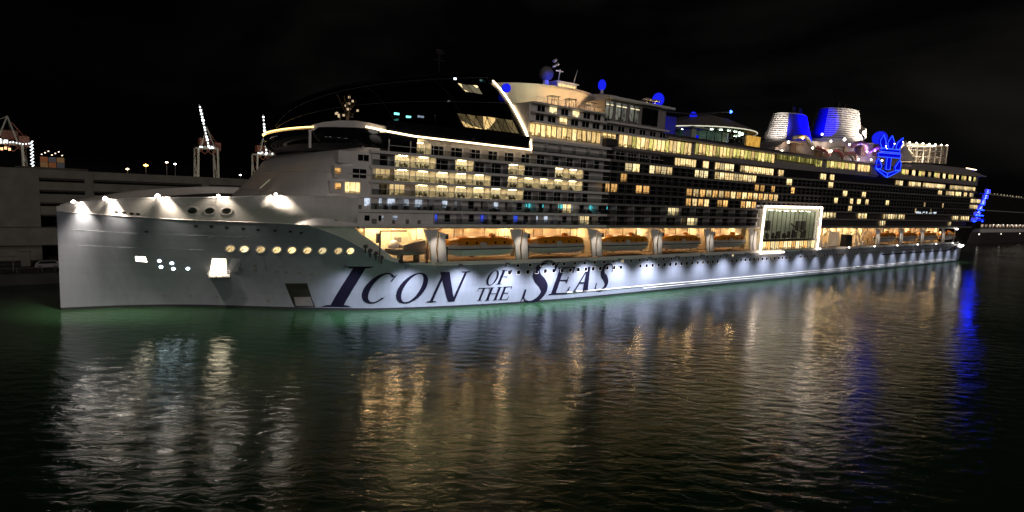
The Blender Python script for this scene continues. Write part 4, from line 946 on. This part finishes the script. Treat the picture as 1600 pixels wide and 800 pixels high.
mb = MB(); mb.lathe([(8.5, 45.5), (6, 48), (1.5, 51.5), (.1, 54.5)], (294, 8, 0), 14, .55, .5); mb.build('climbing_cone', CREAM, cg)
for x in arange(X0 + 6, X1, 7.6):
    mb = MB(); mb.lathe([(.1, -.4), (.5, 0), (.1, .4)], (0, 0, 0), 8); mb.build('cage_lamp', glow('cage_lamp_glow', (1, .88, .62), 12), cg, loc=(x, Y0 + .4, zt(x) + .3))
for x in (302, 322, 342): spot('cage_lamp_light', (x, Y0 + 1, zt(x)), (x, 28, 46), 90000, (1, .82, .56), 140, .8, .5, ship); 
for x in (298, 318, 338): spot('cage_front_light', (x, 2.5, 45.2), (x + 2, 12, 50), 20000, (1, .80, .56), 130, .8, .5, ship)
mb = MB(); mb.loft([[(x, 2, Zs(39.9, x)), (x, 2, Zs(39.9, x) + h), (x, 54, Zs(39.9, x) + h), (x, 54, Zs(39.9, x))] for x, h in ((286, 2.0), (300, 2.6), (352, 3.0), (372, 1.5), (386, .3))]); mb.build('aft_house', mat('taupe_paint', (.30, .27, .27), .45), ship)
mb = MB(); mb.loft([[(368, 8, 46.4), (396, 8, 47.6), (396, 30, 47.6), (368, 30, 46.4)], [(370, 8, 47.4), (394, 8, 48.2), (394, 30, 48.2), (370, 30, 47.4)]])
for x in (370, 378, 386, 392): mb.box(x, x + .5, 9, 9.5, 42, 47.2)
mb.build('stern_canopy', MGREY, ship); mb = MB(); mb.box(376, 392, 7.7, 7.95, 47.55, 47.85); mb.build('canopy_lamp', LED, ship)

# ---- stern terraces edged in blue
XT = [(367.5, 398), (370, 398.5), (373, 399.2), (376.5, 400), (380, 401), (382.5, 402.5)]
for i, (a, b) in enumerate(XT):
    z = Zs(F[i + 1], 385) - .6
    a += 1.2; mb = MB(); mb.loft([[(a, .1, z), (b, 3.5 + .3 * i, z), (b, 52.5, z), (a, 55.9, z)], [(a, .1, z + .45), (b, 3.5 + .3 * i, z + .45), (b, 52.5, z + .45), (a, 55.9, z + .45)]]); mb.build('terrace_slab', DGREY, ship)
    mb = MB(); mb.tube([(a, -.1, z + .3), (b, 3.3 + .3 * i, z + .3)], .26, k=5); mb.build('terrace_light', glow('terrace_blue_glow', (.004, .02, 1.0), 18), ship)
    mb = MB(); mb.loft([[(a - .5, .75, z + .46), (a - .5, .75, z + 2.15)], [(b - 1.0, 4.2 + .3 * i, z + .46), (b - 1.0, 4.2 + .3 * i, z + 2.15)]], closed=False)
    for q in range(4): xx = a + 3 + q * 5; mb.box(xx, xx + .3, 1.0 + q * .6, 1.6 + q * .7, z + .45, z + 2.6)
    mb.build('terrace_bulkhead', mat('pale_terrace_panel', (.6, .6, .66), .5), ship)
    spot('terrace_blue_light', ((a + b) / 2, -.6 + 1.2, z + .6), ((a + b) / 2, 3.2, z + 1.6), 26000, (.012, .016, 1), 168, .7, .3, ship)
mb = MB(); mb.loft([[(x, max(.3, (x - 356) ** 2 * .006), z0), (x, .3, z1), (x, 55.7, z1), (x, 56 - max(.3, (x - 356) ** 2 * .006), z0)] for x, z0, z1 in ((345, 9.1, 17.4), (356, 9.1, 17.6), (366, 9.2, 18.2), (374, 13.5, 20.0), (386, 18.0, 21.2), (392, 20.2, 21.4))]); mb.build('stern_counter', BLACK, ship)

# ---- glazed atrium box in its light frame
mb = MB(); mb.box(171.0, 205, 4.8, 5.2, 9.8, 22.2); mb.box(171, 205, -.35, 4.8, 12.55, 13.05); mb.box(171, 205, -.4, 5.2, 22.2, 22.28); mb.box(171, 205, -.4, .5, 22.28, 23.3); mb.box(171, 205, -.4, 5, 9.4, 9.8)
mb.box(170.6, 171.0, -.4, 5, 9.4, 22.28); mb.box(205, 205.4, -.4, 5, 9.4, 22.28); mb.build('atrium_shell', mat('greenish_white_paint', (.55, .57, .48), .6), ship)
for q in range(13):
    x = 171 + 34 * q / 13
    for z0, z1 in ((13.1, 16.2), (16.3, 19.6), (19.7, 22.2)):
        mb = MB(); w_ = 34 / 13; mb.face([(.05, 0, 0), (w_ - .05, 0, 0), (w_ - .05, 0, z1 - z0), (.05, 0, z1 - z0)], 1)
        for a in ((0, .09, 0, z1 - z0), (.09, w_, 0, .08)): mb.box(a[0], a[1], -.08, .08, a[2], a[3], 0)
        mb.build('atrium_pane', [BLACK, WGLASS], ship, loc=(x, -.3, z0))
mb = MB(); mb.box(171, 205, -.5, -.2, 12.5, 13.1); mb.build('atrium_band', BLACK, ship)
for q in range(13):
    x = 171.2 + 33.6 * q / 13; window(x, x + 2.45, -.25, 9.85, 2.6, [WARM, AMBER, PALE][q % 3], MGREY, 1, 'promenade_window')
mb = MB()
for i in range(20):
    x = 172 + i * 1.62; h = .8 + 2.2 * random.random(); y = 1.2 + 2.4 * random.random()
    mb.box(x, x + .5 + random.random() * .6, y, y + .6, 13.06, 13.06 + h)
for x in (174, 178.5, 197.5, 201.0): mb.box(x, x + 1.6, 2.5, 3.4, 15.6, 18.8)
mb.tube([(192, 2, 17.9), (199, 2, 15.2)], .25)
o = mb.build('gym_equipment', DGREY, ship); o['kind'] = 'stuff'
for x in arange(174, 203, 4.8):
    mb = MB(); mb.box(-1.2, 1.2, -.1, .1, -.1, 0); mb.build('atrium_lamp', glow('atrium_lamp_glow', (1, .94, .72), 38), ship, loc=(x, 2.2, 22.18))
for pts in ([(169.9, -1, 23.3), (205.6, -1, 23.7)], [(169.9, -1, 23.3), (169.6, -1, 16), (169.6, -1, 9.0)], [(205.6, -1, 23.7), (205.4, -1, 9.2)], [(169.6, -1, 9.0), (183.5, -1, 9.0)]):
    mb = MB(); mb.tube(pts, .30, k=8); mb.build('frame_light', glow('frame_led_glow', (1, .80, .64), 6), ship)

# gallery fittings between the frame and the aft boats
for x, w_ in ((205.8, 5.0), (231.0, 5.2)):
    mb = MB(); mb.box(0, w_, 0, 2.0, 0, 4.2); mb.box(-.15, w_ + .15, -.15, 2.1, 4.2, 4.4); mb.build('deck_locker', BLACK, ship, loc=(x, 1.0, 9.72))
mb = MB(); mb.box(0, 8, 0, .5, 0, 5.4)
for q in (2, 4, 6): mb.box(q, q + .1, -.05, 0, 0.1, 5.3)
mb.build('gallery_shutter', CREAM, ship, loc=(222, 3.2, 9.72))
for cx in (218, 238, 250):
    mb = MB(); mb.tube([(cx + 5.5 * math.cos(a), 1.4, 10.4 + 5.0 * math.sin(a)) for a in arange(0.1, 3.05, .2)], .22, k=5); mb.build('embarkation_arch', WHITE, ship)
for cx in (213, 216.5, 241, 244.5, 247):
    mb = MB(); mb.lathe([(.75, 0), (.75, 1.3), (.3, 1.6)], (0, 0, 0), 10); mb.build('raft_canister', WHITE, ship, loc=(cx, 1.6, 9.72))
spot('gallery_front_light', (225, -5, 12), (227, 6, 13), 600, (1, .8, .6), 130, .8, .3, ship)
# forward gallery: pillar, winch gear, ceiling pipe
mb = MB(); mb.box(-.14, .14, -.1, .2, 0, 6.7); 
mb.build('gallery_pillar', mat('rust_brown_paint', (.22, .10, .06), .5), ship, loc=(56.0, .6, 9.75))
mb = MB(); mb.tube([(47.3, 2.6, 9.8), (47.3, 2.6, 15.8), (52.6, 2.6, 15.8)], .18, k=6); mb.box(46.6, 47.2, 2.2, 3, 13.6, 15.4); mb.build('boat_crane', MGREY, ship)
mb = MB()
for x, y, z in ((44.7, 3, 13.0), (45.6, 3, 12.2), (46.8, 3.2, 11.6), (48.0, 3.4, 10.8)):
    mb.lathe([(.1, -.4), (.42, -.2), (.42, .2), (.1, .4)], (x, y, z), 8); mb.box(x - .1, x + .1, y - .1, y + .1, z - 1.2, z)
mb.build('winch', DGREY, ship)
spot('forward_gallery_light', (50, 3.4, 16.1), (50, 5.5, 10), 520, (1, .72, .40), 150, .8, .3, ship)

# davits (white bent webs at each end of the boats)
def davit():
    mb = MB()
    def prism(p, y0, y1): mb.loft([[(x, y0, z) for x, z in p], [(x, y1, z) for x, z in p]])
    prism([(-2.9, 6.55), (.15, 6.55), (-.25, 2.6), (.15, .15), (-1.0, .15), (-1.4, 3.0)], .0, .35)
    prism([(.55, 6.0), (2.0, 5.6), (1.75, 4.8), (2.3, .15), (.5, .15), (.3, 2.6)], .05, .4)
    mb.box(1.7, 2.5, .1, .9, 4.6, 5.6, 1); mb.box(2.0, 2.6, .3, 1.2, .2, 3.1, 1); mb.tube([(.3, -.05, 6.5), (-.05, -.05, 2.6), (.4, -.05, .2)], .09, 1, 4)
    return mb
dv = None
for x in (57.8, 77.9, 100.2, 122.3, 144.8, 166.9, 256.5, 279.6, 303.2, 329.6):
    if dv is None: o = davit().build('davit', [WHITE, DGREY], ship, loc=(x, .1, 9.78)); dv = o.data
    else: link('davit', dv, ship, (x, .1, 9.78))
    spot('davit_light', (x - .6, -3.4, 8.6 + 6), (x, .1, 13), 520, (1, .88, .74), 62, .8, .3, ship)

# ==================================================================================================== boats in the gallery (things of their own)
def boat_hull_secs(L, W, zk, zd, n=13):
    secs = []
    for i in range(n):
        t = i / (n - 1); x = L * t
        fl = min(1, (t / .22)) ** .6 if t < .22 else (1 if t < .88 else 1 - (t - .88) * 1.2)
        k = .9 * (1 - min(1, t / .25)) ** 1.6 + .25 * max(0, t - .85) / .15
        secs.append([(x, -W/2*fl, zd), (x, -W/2*fl*.97, zk + (zd-zk)*.55 + k*.3), (x, -W/2*fl*.55, zk + k*.8), (x, 0, zk + k), (x, W/2*fl*.55, zk + k*.8), (x, W/2*fl*.97, zk + (zd-zk)*.55 + k*.3), (x, W/2*fl, zd)])
    return secs
LABB = ['orange topped lifeboat nearest the bow, first in the long gallery', 'second orange topped lifeboat from the bow, above the gap before the large S', 'third orange topped lifeboat from the bow, beyond the last big painted letters', 'fourth orange topped lifeboat from the bow, second one before the lit glass box', 'fifth orange topped lifeboat from the bow, right before the lit glass box',
        'dark orange lifeboat just aft of the lit white arch', 'second dark orange lifeboat aft of the lit glass box', 'third dark orange lifeboat aft of the lit glass box', 'last orange lifeboat at the very stern end of the gallery']
lb0 = None
for i, x in enumerate((59.9, 80.2, 102.7, 124.8, 147.2, 259.0, 282.2, 305.8, 332.2)):
    if lb0 is None:
        lb = thing('lifeboat', LABB[i], 'lifeboat', (x, 2.5, 10.75), 'lifeboats hanging in the gallery'); L, W = 16.6, 4.4
        mb = MB(); mb.loft(boat_hull_secs(L, W, .1, 2.3)); mb.build('boat_hull', BOATW, lb, smooth=False)
        mb = MB(); secs = []
        for k in range(13):
            t = k / 12; x_ = .15 + (L - .3) * t; fl = (min(1, t / .20) ** .6 if t < .2 else (1 if t < .9 else 1 - (t - .9) * 1.5)); h = 1.6 * min(1, .42 + t / .30 * .58) if t < .3 else (1.6 if t < .9 else 1.6 - (t - .9) * 4)
            secs.append([(x_, -W/2*fl*.99, 2.32), (x_, -W/2*fl*.97, 2.32 + h*.55), (x_, -W/2*fl*.68, 2.32 + h*.92), (x_, 0, 2.32 + h), (x_, W/2*fl*.68, 2.32 + h*.92), (x_, W/2*fl*.97, 2.32 + h*.55), (x_, W/2*fl*.99, 2.32)])
        mb.loft(secs); mb.build('boat_canopy', ORANGE, lb)
        mb = MB()
        for s_ in (-1, 1): mb.tube([(p[0][0], p[0][1] * -s_ * 1.02, 1.55) for p in boat_hull_secs(L, W, .1, 2.3)], .12, k=5)
        mb.build('fender_rail', BLACK, lb)
        for k in range(5):
            mb = MB(); mb.box(0, .5, -.04, .04, 0, .4); mb.build('boat_window', DGLASS, lb, loc=(4.5 + k * 2.3, -W / 2 * .985, 2.6))
        mb = MB(); mb.box(0, 1.5, -.06, .06, 0, 1.3); mb.build('boat_door', BOATW, lb, loc=(7.9, -W / 2 - .02, 1.6))
        mb = MB(); mb.box(-.5, .5, -.5, .5, 0, .6); mb.box(-.3, .3, -.3, .3, .6, .75); mb.build('helm_hatch', ORANGE, lb, loc=(12.2, 0, 3.8))
        mb = MB(); mb.tube([(3, 0, 3.6), (3, 0, 5.4)], .09); mb.tube([(13.8, 0, 3.7), (13.8, 0, 5.4)], .09); mb.build('lifting_hook', STEEL, lb)
        lb0 = lb
    else:
        o = copy_tree(lb0); o.location = (x, 2.5, 10.75); o['label'] = LABB[i]
rb = thing('rescue_boat', 'grey covered rescue boat on a cradle in the lit front corner of the gallery', 'rescue boat', (48.4, 3.0, 9.8))
mb = MB(); mb.loft(boat_hull_secs(8.4, 2.9, 1.4, 2.7)); mb.build('boat_hull', mat('taupe_boat_paint', (.24, .19, .17), .5), rb)
mb = MB(); mb.loft([[(3.2, -1.2, 2.72), (3.2, 1.2, 2.72), (3.2, .9, 3.3), (3.2, -.9, 3.3)], [(7.9, -1.3, 2.72), (7.9, 1.3, 2.72), (7.9, 1.0, 4.3), (7.9, -1.0, 4.3)]]); mb.build('boat_cover', mat('taupe_boat_paint', (.24, .19, .17), .5), rb)
mb = MB(); mb.box(3, 3.3, -1, 1, 0, 1.6); mb.box(6.4, 6.7, -1, 1, 0, 1.6); mb.box(3, 6.7, -1.1, -.9, 0, .3); mb.build('cradle', DGREY, rb)
mb = MB(); mb.lathe([(1.0, 2.7), (1.05, 3.4), (.7, 4.0), (.1, 4.2)], (2.2, .9, 0), 14); mb.build('radar_dome', WHITE, rb, smooth=True)

# ==================================================================================================== shore, left: parking garage, cranes, lamps, containers
pg_ = thing('parking_garage', 'long dark concrete parking garage with open level slots behind the bow', 'parking garage', (0, 80, 2.15))
def gz(v): return v - 2.15
for z0, z1 in ((21.85, 23.8), (19.0, 20.95), (16.0, 18.05), (13.1, 15.15)):
    mb = MB(); mb.box(-5.0, 110, 0, .3, gz(z0), gz(z1)); mb.build('parapet', CONC, pg_)
mb = MB(); mb.box(-120, -5.0, -.1, .4, gz(2.2), gz(23.9)); mb.build('stair_tower', CONC, pg_)
mb = MB(); mb.box(-20, 8, -3, 0, gz(6.1), gz(10.2)); mb.build('gangway_hall', CONC, pg_)
mb = MB(); mb.box(-120, 110, 14, 15, 0, gz(22)); mb.build('inner_wall', BLACK, pg_)
for z in (21.7, 18.9, 15.9, 13.0, 10.0, 6.0):
    mb = MB(); mb.box(-120, 110, .4, 14, gz(z - .3), gz(z)); mb.build('parking_floor', CONCD, pg_)
for x in (4.5, 30, 55, 80, 105):
    mb = MB(); mb.box(-.9, .9, -.12, .7, 0, gz(23.75)); mb.build('pillar', CONC, pg_, loc=(x, 0, 0))
mb = MB(); mb.box(10, 110, .05, .5, 0, gz(10)); mb.build('ground_floor_wall', CONCD, pg_)
mb = MB(); mb.box(-.8, .8, 0, 1.0, 0, 3.1); mb.box(-.95, .95, -.1, 1.1, 3.1, 3.3); tag(mb.build('utility_cabinet', CONC, loc=(-7.4, 70, 2.15)), 'pale square cabinet standing on the dark quay left of the bow', 'utility cabinet')
mb = MB()
for x in arange(-40, 0, 4): mb.tube([(x, 58.8, 2.25), (x, 58.8, 3.3)], .06, k=4)
mb.tube([(-40, 58.8, 3.3), (0, 58.8, 3.3)], .05, k=4); tag(mb.build('quay_railing', STEEL), 'thin metal railing along the quay edge left of the bow', 'railing')
mb = MB(); mb.tube([(-60, 64, 5.2), (-8.3, 64, 5.2)], .12, k=5)
for x in (-60, -40, -20, -9): mb.tube([(x, 64, 2), (x, 64, 5.2)], .12, k=5)
tag(mb.build('pipe_rail', STEEL), 'long horizontal pipe rail on posts on the quay left of the bow', 'pipe rail')
mb = MB(); mb.loft([[(0, 0, 0), (4.4, 0, 0), (4.4, 1.8, 0), (0, 1.8, 0)], [(0, 0, .8), (4.4, 0, .8), (4.4, 1.8, .8), (0, 1.8, .8)], [(.8, .15, 1.45), (3.6, .15, 1.45), (3.6, 1.65, 1.45), (.8, 1.65, 1.45)]])
def car(x, m_, label):
    c = thing('parked_car', label, 'car', (x, 66, 2.3)); b = mb.build('car_body', m_, c); 
    w_ = MB()
    for xx in (.8, 3.5): w_.lathe([(.05, -.1), (.33, -.1), (.33, .1), (.05, .1)], (0, 0, 0), 10)
    for xx in (.8, 3.5):
        for yy in (0, 1.8):
            k = MB(); k.loft([[(xx + .33*math.cos(a), yy - .1, .05 + .33*math.sin(a)) for a in arange(0, 5.8, .55)], [(xx + .33*math.cos(a), yy + .1, .05 + .33*math.sin(a)) for a in arange(0, 5.8, .55)]]); k.build('wheel', BLACK, c)
    k = MB(); k.face([(.5, -.02, .85), (3.9, -.02, .85), (3.5, .12, 1.38), (.9, .12, 1.38)]); k.build('side_window', DGLASS, c)
car(-5.6, MGREY, 'grey car parked on the quay in the gloom left of the bow')

bol = None
for x in (-13, -10.2, -7.4, -4.6, -1.8, 1.0):
    if bol is None:
        mb = MB(); mb.lathe([(.28, 0), (.22, .1), (.2, .55), (.36, .62), (.36, .78), (.1, .84)], (0, 0, 0), 12); o = mb.build('bollard', BLACK, loc=(x, 59.6, 2.0)); bol = o
    else: o = bol.copy(); COL.objects.link(o); o.location = (x, 59.6, 2.0)
    tag(o, 'black iron mooring bollard in the row along the quay edge left of the bow', 'bollard', 'bollards along the quay edge')
def crane(name, label, loc, s, boom_h, boom_dx, leg_m, bulbs, house, cat='container crane'):
    c = thing(name, label, cat, loc)
    mb = MB()
    for x in (-9 * s, 9 * s):
        for y in (-12 * s, 12 * s): mb.tube([(x, y, 0), (x * .92, y, 46 * s)], .9 * s, k=5)
        mb.tube([(x * .96, -12 * s, 22 * s), (x * .96, 12 * s, 22 * s)], .8 * s, k=5); mb.tube([(x, -12 * s, 2), (x * .94, 12 * s, 44 * s)], .5 * s, k=4)
    mb.tube([(-9 * s, -12 * s, 14 * s), (9 * s, -12 * s, 14 * s)], .9 * s, k=5); mb.tube([(-8 * s, -12 * s, 46 * s), (8 * s, -12 * s, 46 * s)], 1.0 * s, k=5); mb.tube([(-8 * s, 12 * s, 46 * s), (8 * s, 12 * s, 46 * s)], 1.0 * s, k=5)
    mb.build('portal_frame', leg_m, c)
    mb = MB(); mb.tube([(-3 * s, -14 * s, 47 * s), (-3 * s, 34 * s, 47 * s)], 1.0 * s, k=4); mb.tube([(3 * s, -14 * s, 47 * s), (3 * s, 34 * s, 47 * s)], 1.0 * s, k=4); mb.build('rail_girder', leg_m, c)
    mb = MB(); mb.tube([(-6 * s, -10 * s, 46 * s), (0, -4 * s, 66 * s)], .6 * s, k=4); mb.tube([(6 * s, -10 * s, 46 * s), (0, -4 * s, 66 * s)], .6 * s, k=4); mb.tube([(0, -4 * s, 66 * s), (0, 32 * s, 48 * s)], .35 * s, k=4); mb.tube([(0, -4 * s, 66 * s), (boom_dx * .6, -14 * s, (48 + boom_h * .6) * s)], .3 * s, k=4); mb.build('apex_frame', leg_m, c)
    mb = MB()
    for sx_ in (-1, 1):
        for q in range(4):
            z0, z1 = (4 + q * 10.5) * s, (14.5 + q * 10.5) * s
            mb.tube([(sx_ * 9 * s, -12 * s, z0), (sx_ * 8.6 * s, 12 * s, z1)], .32 * s, k=4); mb.tube([(sx_ * 9 * s, 12 * s, z0), (sx_ * 8.6 * s, -12 * s, z1)], .32 * s, k=4)
    for q in range(3): mb.tube([(-9 * s + 6 * s * q, -12 * s, 46 * s), (-9 * s + 6 * s * (q + 1), -12 * s, 40 * s)], .3 * s, k=4); mb.tube([(-9 * s + 6 * s * q, -12 * s, 40 * s), (-9 * s + 6 * s * (q + 1), -12 * s, 46 * s)], .3 * s, k=4)
    mb.box(6 * s, 12 * s, -6 * s, 8 * s, 44 * s, 52 * s); mb.tube([(9 * s, 0, 52 * s), (2 * s, -4 * s, 62 * s)], .5 * s, k=4); mb.tube([(-2 * s, -10 * s, 47 * s), (10 * s, 2 * s, 53 * s)], .6 * s, k=4)
    mb.build('brace_lattice', house, c)
    top = (boom_dx, -20 * s, (47 + boom_h) * s); bot = (0, -14 * s, 47 * s)
    mb = MB(); mb.tube([bot, top], [.9 * s, .5 * s], k=4); mb.build('boom', leg_m, c)
    mb = MB()
    for k in range(bulbs):
        t = (k + .3 * random.random()) / bulbs; r_ = s * (.55 + .5 * random.random())
        p = [bot[q] + (top[q] - bot[q]) * t for q in range(3)]; mb.box(p[0] - r_, p[0] + r_, p[1] - r_ - 1.2 * s, p[1] - .9 * s, p[2] - r_, p[2] + r_)
    for k in range(bulbs // 2):
        x = -8 * s + 16 * s * random.random(); r_ = s * .6; z = (46 + 2 * random.random()) * s; mb.box(x - r_, x + r_, -14.8 * s, -13.8 * s, z - r_, z + r_)
    o = mb.build('boom_lamps', glow('crane_lamp_glow', (.9, .97, 1), 3.0), c); o['kind'] = 'stuff'
    mb = MB(); mb.box(-5 * s, 5 * s, 4 * s, 16 * s, 49 * s, 56 * s); mb.build('machinery_house', house, c)
    return c
CG = mat('pale_crane_paint', (.45, .43, .36), .6)
def lit(loc, aim, p, c=(1, .92, .8), a=70): spot('terminal_flood_light', loc, aim, p, c, a, .6, 1.0)
c1 = crane('container_crane', 'tall container crane with raised lit boom and reddish cab frame, seen between garage and bow', (104, 587, 2.15), 1.08, 38, -9, CG, 13, RED)
c2 = crane('container_crane', 'container crane with raised lit boom touching the front of the ship', (166, 612, 2.15), 1.05, 40, -5, CG, 12, RED)
c3 = crane('container_crane', 'large lamp studded container crane at the left edge above the garage', (-31, 330, 2.15), .74, 6, -24, CG, 8, RED)
mb = MB()
for k in range(26): z = 20 + k * .62; r_ = .32; x = 10.2 + .5 * math.sin(k * 2.1); mb.box(x - r_, x + r_, -11, -10.5, z, z + .5)
for k in range(14): mb.box(-8 + k * 1.3, -7.5 + k * 1.3, -11, -10.5, 34 + .3 * math.sin(k), 34.6 + .3 * math.sin(k))
o = mb.build('leg_lamps', glow('crane_lamp_glow', (.9, .97, 1), 3.0), c3); o['kind'] = 'stuff'
mb = MB()
for k in range(5): mb.box(-6 + k * 1.6, -5 + k * 1.6, -11, -10.4, 30 + .5 * (k % 2), 31.4 + .5 * (k % 2))
o = mb.build('warm_lamps', glow('crane_warm_glow', (1, .55, .25), 2.2), c3); o['kind'] = 'stuff'
for c_ in ((104, 570, 20), (166, 590, 20)): lit((c_[0] - 40, c_[1] - 60, 30), (c_[0], c_[1] + 10, 40), 52000, (1, .95, .8), 60)
mb = MB(); mb.box(-26, 4, 290, 310, 2.15, 24.14)
for x in arange(-25, 3, 4): mb.box(x, x + .3, 289.8, 290, 2.15, 23.5)
tag(mb.build('terminal_shed', CONCD), 'dark terminal shed carrying the lit container stack behind the garage', 'shed')
# stacks of containers, lit orange
CM = [mat('rust_container', (.40, .16, .06), .6), mat('blue_container', (.10, .14, .22), .6), mat('tan_container', (.40, .28, .14), .6)]
for q, (x, lv, lab) in enumerate((( -16.0, 3, 'left'), (-12.6, 4, 'middle'), (-9.2, 3, 'right'))):
    for k in range(8):
        if k < 8 - 0:
            pass
    for k in range(10):
        z = 2.15 + 2.75 * k
        if z > 24 + lv * 2.3: break
        if k < 8: continue
        lvl = {8: 'lowest', 9: 'middle'}.get(k, 'topmost')
        mb = MB(); mb.box(0, 3.1, 0, 12, 0, 2.6)
        for r_ in range(5): mb.box(.2 + r_ * .6, .4 + r_ * .6, -.08, 0, .1, 2.5)
        top_ = z + 2.75 > 24 + lv * 2.3
        o = mb.build('shipping_container', CM[(q + k) % 3], loc=(x, 292, z))
        tag(o, lvl + ' shipping container in the ' + lab + ' column of the lit stack over the garage', 'shipping container', 'containers stacked beyond the garage')
mb = MB()
for k in range(7): x = -15.5 + k * 1.4; z = 30.5 + (k % 3) * .9; mb.box(x, x + .5, 291.2, 291.7, z, z + .4)
o = mb.build('stack_lamps', glow('stack_lamp_glow', (1, .75, .55), 4)); tag(o, 'row of small warm lamps fixed on the lit container stack', 'lamps')
lit((-14, 270, 34), (-11, 292, 29), 2500, (1, .6, .3), 80)
LAMPS = [(38, 407, 29.0, 'o', .95, 'large orange street lamp standing highest glow left of the pair'), (50.5, 399, 32.0, 'p', .6, 'tall pinkish white street lamp, left one of the pair beside each other'), (55.5, 395, 31.0, 'c', .55, 'cool white street lamp, right one of the pair'), (27, 414, 25.6, 'y', .6, 'low yellow street lamp just over the garage parapet'), (94, 365, 25.4, 'c', .5, 'small white street lamp alone between the two far cranes')]
for x, y, z, c, r_, lab in LAMPS:
    col = {'o': (1, .42, .08), 'p': (1, .62, .45), 'c': (.9, .95, 1), 'y': (1, .75, .3)}[c]
    t_ = thing('street_lamp', lab, 'street lamp', (x, y, 2.15), 'lamps of the container yard')
    mb = MB(); mb.tube([(0, 0, 0), (0, 0, z - 2.6)], [.22, .14], k=6); mb.build('lamp_post', STEEL, t_)
    r_ *= 1.8; mb = MB(); mb.lathe([(.1, -.5 * r_), (r_, 0), (.1, .6 * r_)], (0, 0, z - 2.15), 10); mb.build('lamp_head', glow('yard_lamp_' + c, col, 14), t_)

# ==================================================================================================== far right: a dark vessel moored astern
dv_ = thing('moored_ferry', 'dark moored ferry with one lit lower deck beyond the stern at the right edge', 'ferry', (560, 62 - 14, 0)); dv_.scale = (.78, 1, 1)
mb = MB(); secs = []
for x, w_ in ((0, 1.5), (10, 8), (25, 12), (60, 13), (300, 13), (320, 11)): secs.append([(x - (6 if x == 0 else 0), 12 - w_, 9), (x, 12 - w_ * .9, 0.05), (x, 12 + w_ * .9, .05), (x - (6 if x == 0 else 0), 12 + w_, 9)])
mb.loft(secs); mb.build('ferry_hull', DGREY, dv_)
mb = MB(); mb.box(28, 318, 2.5, 22, 9, 12.6); mb.build('lower_deckhouse', WHITE, dv_)
mb = MB(); mb.box(24, 310, 3.0, 21, 16.6, 31); mb.box(40, 290, 5, 19, 31, 40); mb.box(20, 316, .5, 23, 12.6, 13.2); mb.box(20, 316, .5, 23, 16.0, 16.6); mb.build('upper_deckhouse', BLACK, dv_)
for k in range(22):
    mb = MB(); mb.box(0, 6.5, -.15, 0, 0, 2.2); mb.build('ferry_window', pane('ferry_lit_pane', (1, .75, .5), (.5, .3, .2), .85), dv_, loc=(30 + k * 12.6, 2.5, 13.4 + .0))
for x in arange(20, 316, 9):
    mb = MB(); mb.box(-.2, .2, -.2, .2, 0, 2.9); mb.build('ferry_stanchion', WHITE, dv_, loc=(x, .8, 13.2))
mb = MB()
for k in range(9): x = 60 + k * 17; mb.box(x, x + 1.2, .2, .5, 15.2, 15.8)
for k in range(3): x = 10 + k * 74; mb.box(x, x + 1.5, -1.0, -.5, 7.5, 8.4)
o = mb.build('ferry_lamps', glow('ferry_lamp_glow', (1, .93, .8), 3.0), dv_); o['kind'] = 'stuff'
mb = MB(); mb.tube([(40, 4.9, 40.4), (290, 4.9, 40.4)], .35, k=4); mb.tube([(30, 2.9, 27.0), (300, 2.9, 27.0)], .25, k=4); mb.build('roof_light_line', glow('roof_line_glow', (.9, .85, .7), .05), dv_)
mb = MB()
for k in range(18): x = 42 + k * 12 + random.random() * 5; mb.box(x, x + 1.4, 4.6, 5, 40.2 + random.random(), 41.6)
o = mb.build('roof_lamps', glow('roof_lamp_glow', (1, .8, .5), .45), dv_); o['kind'] = 'stuff'
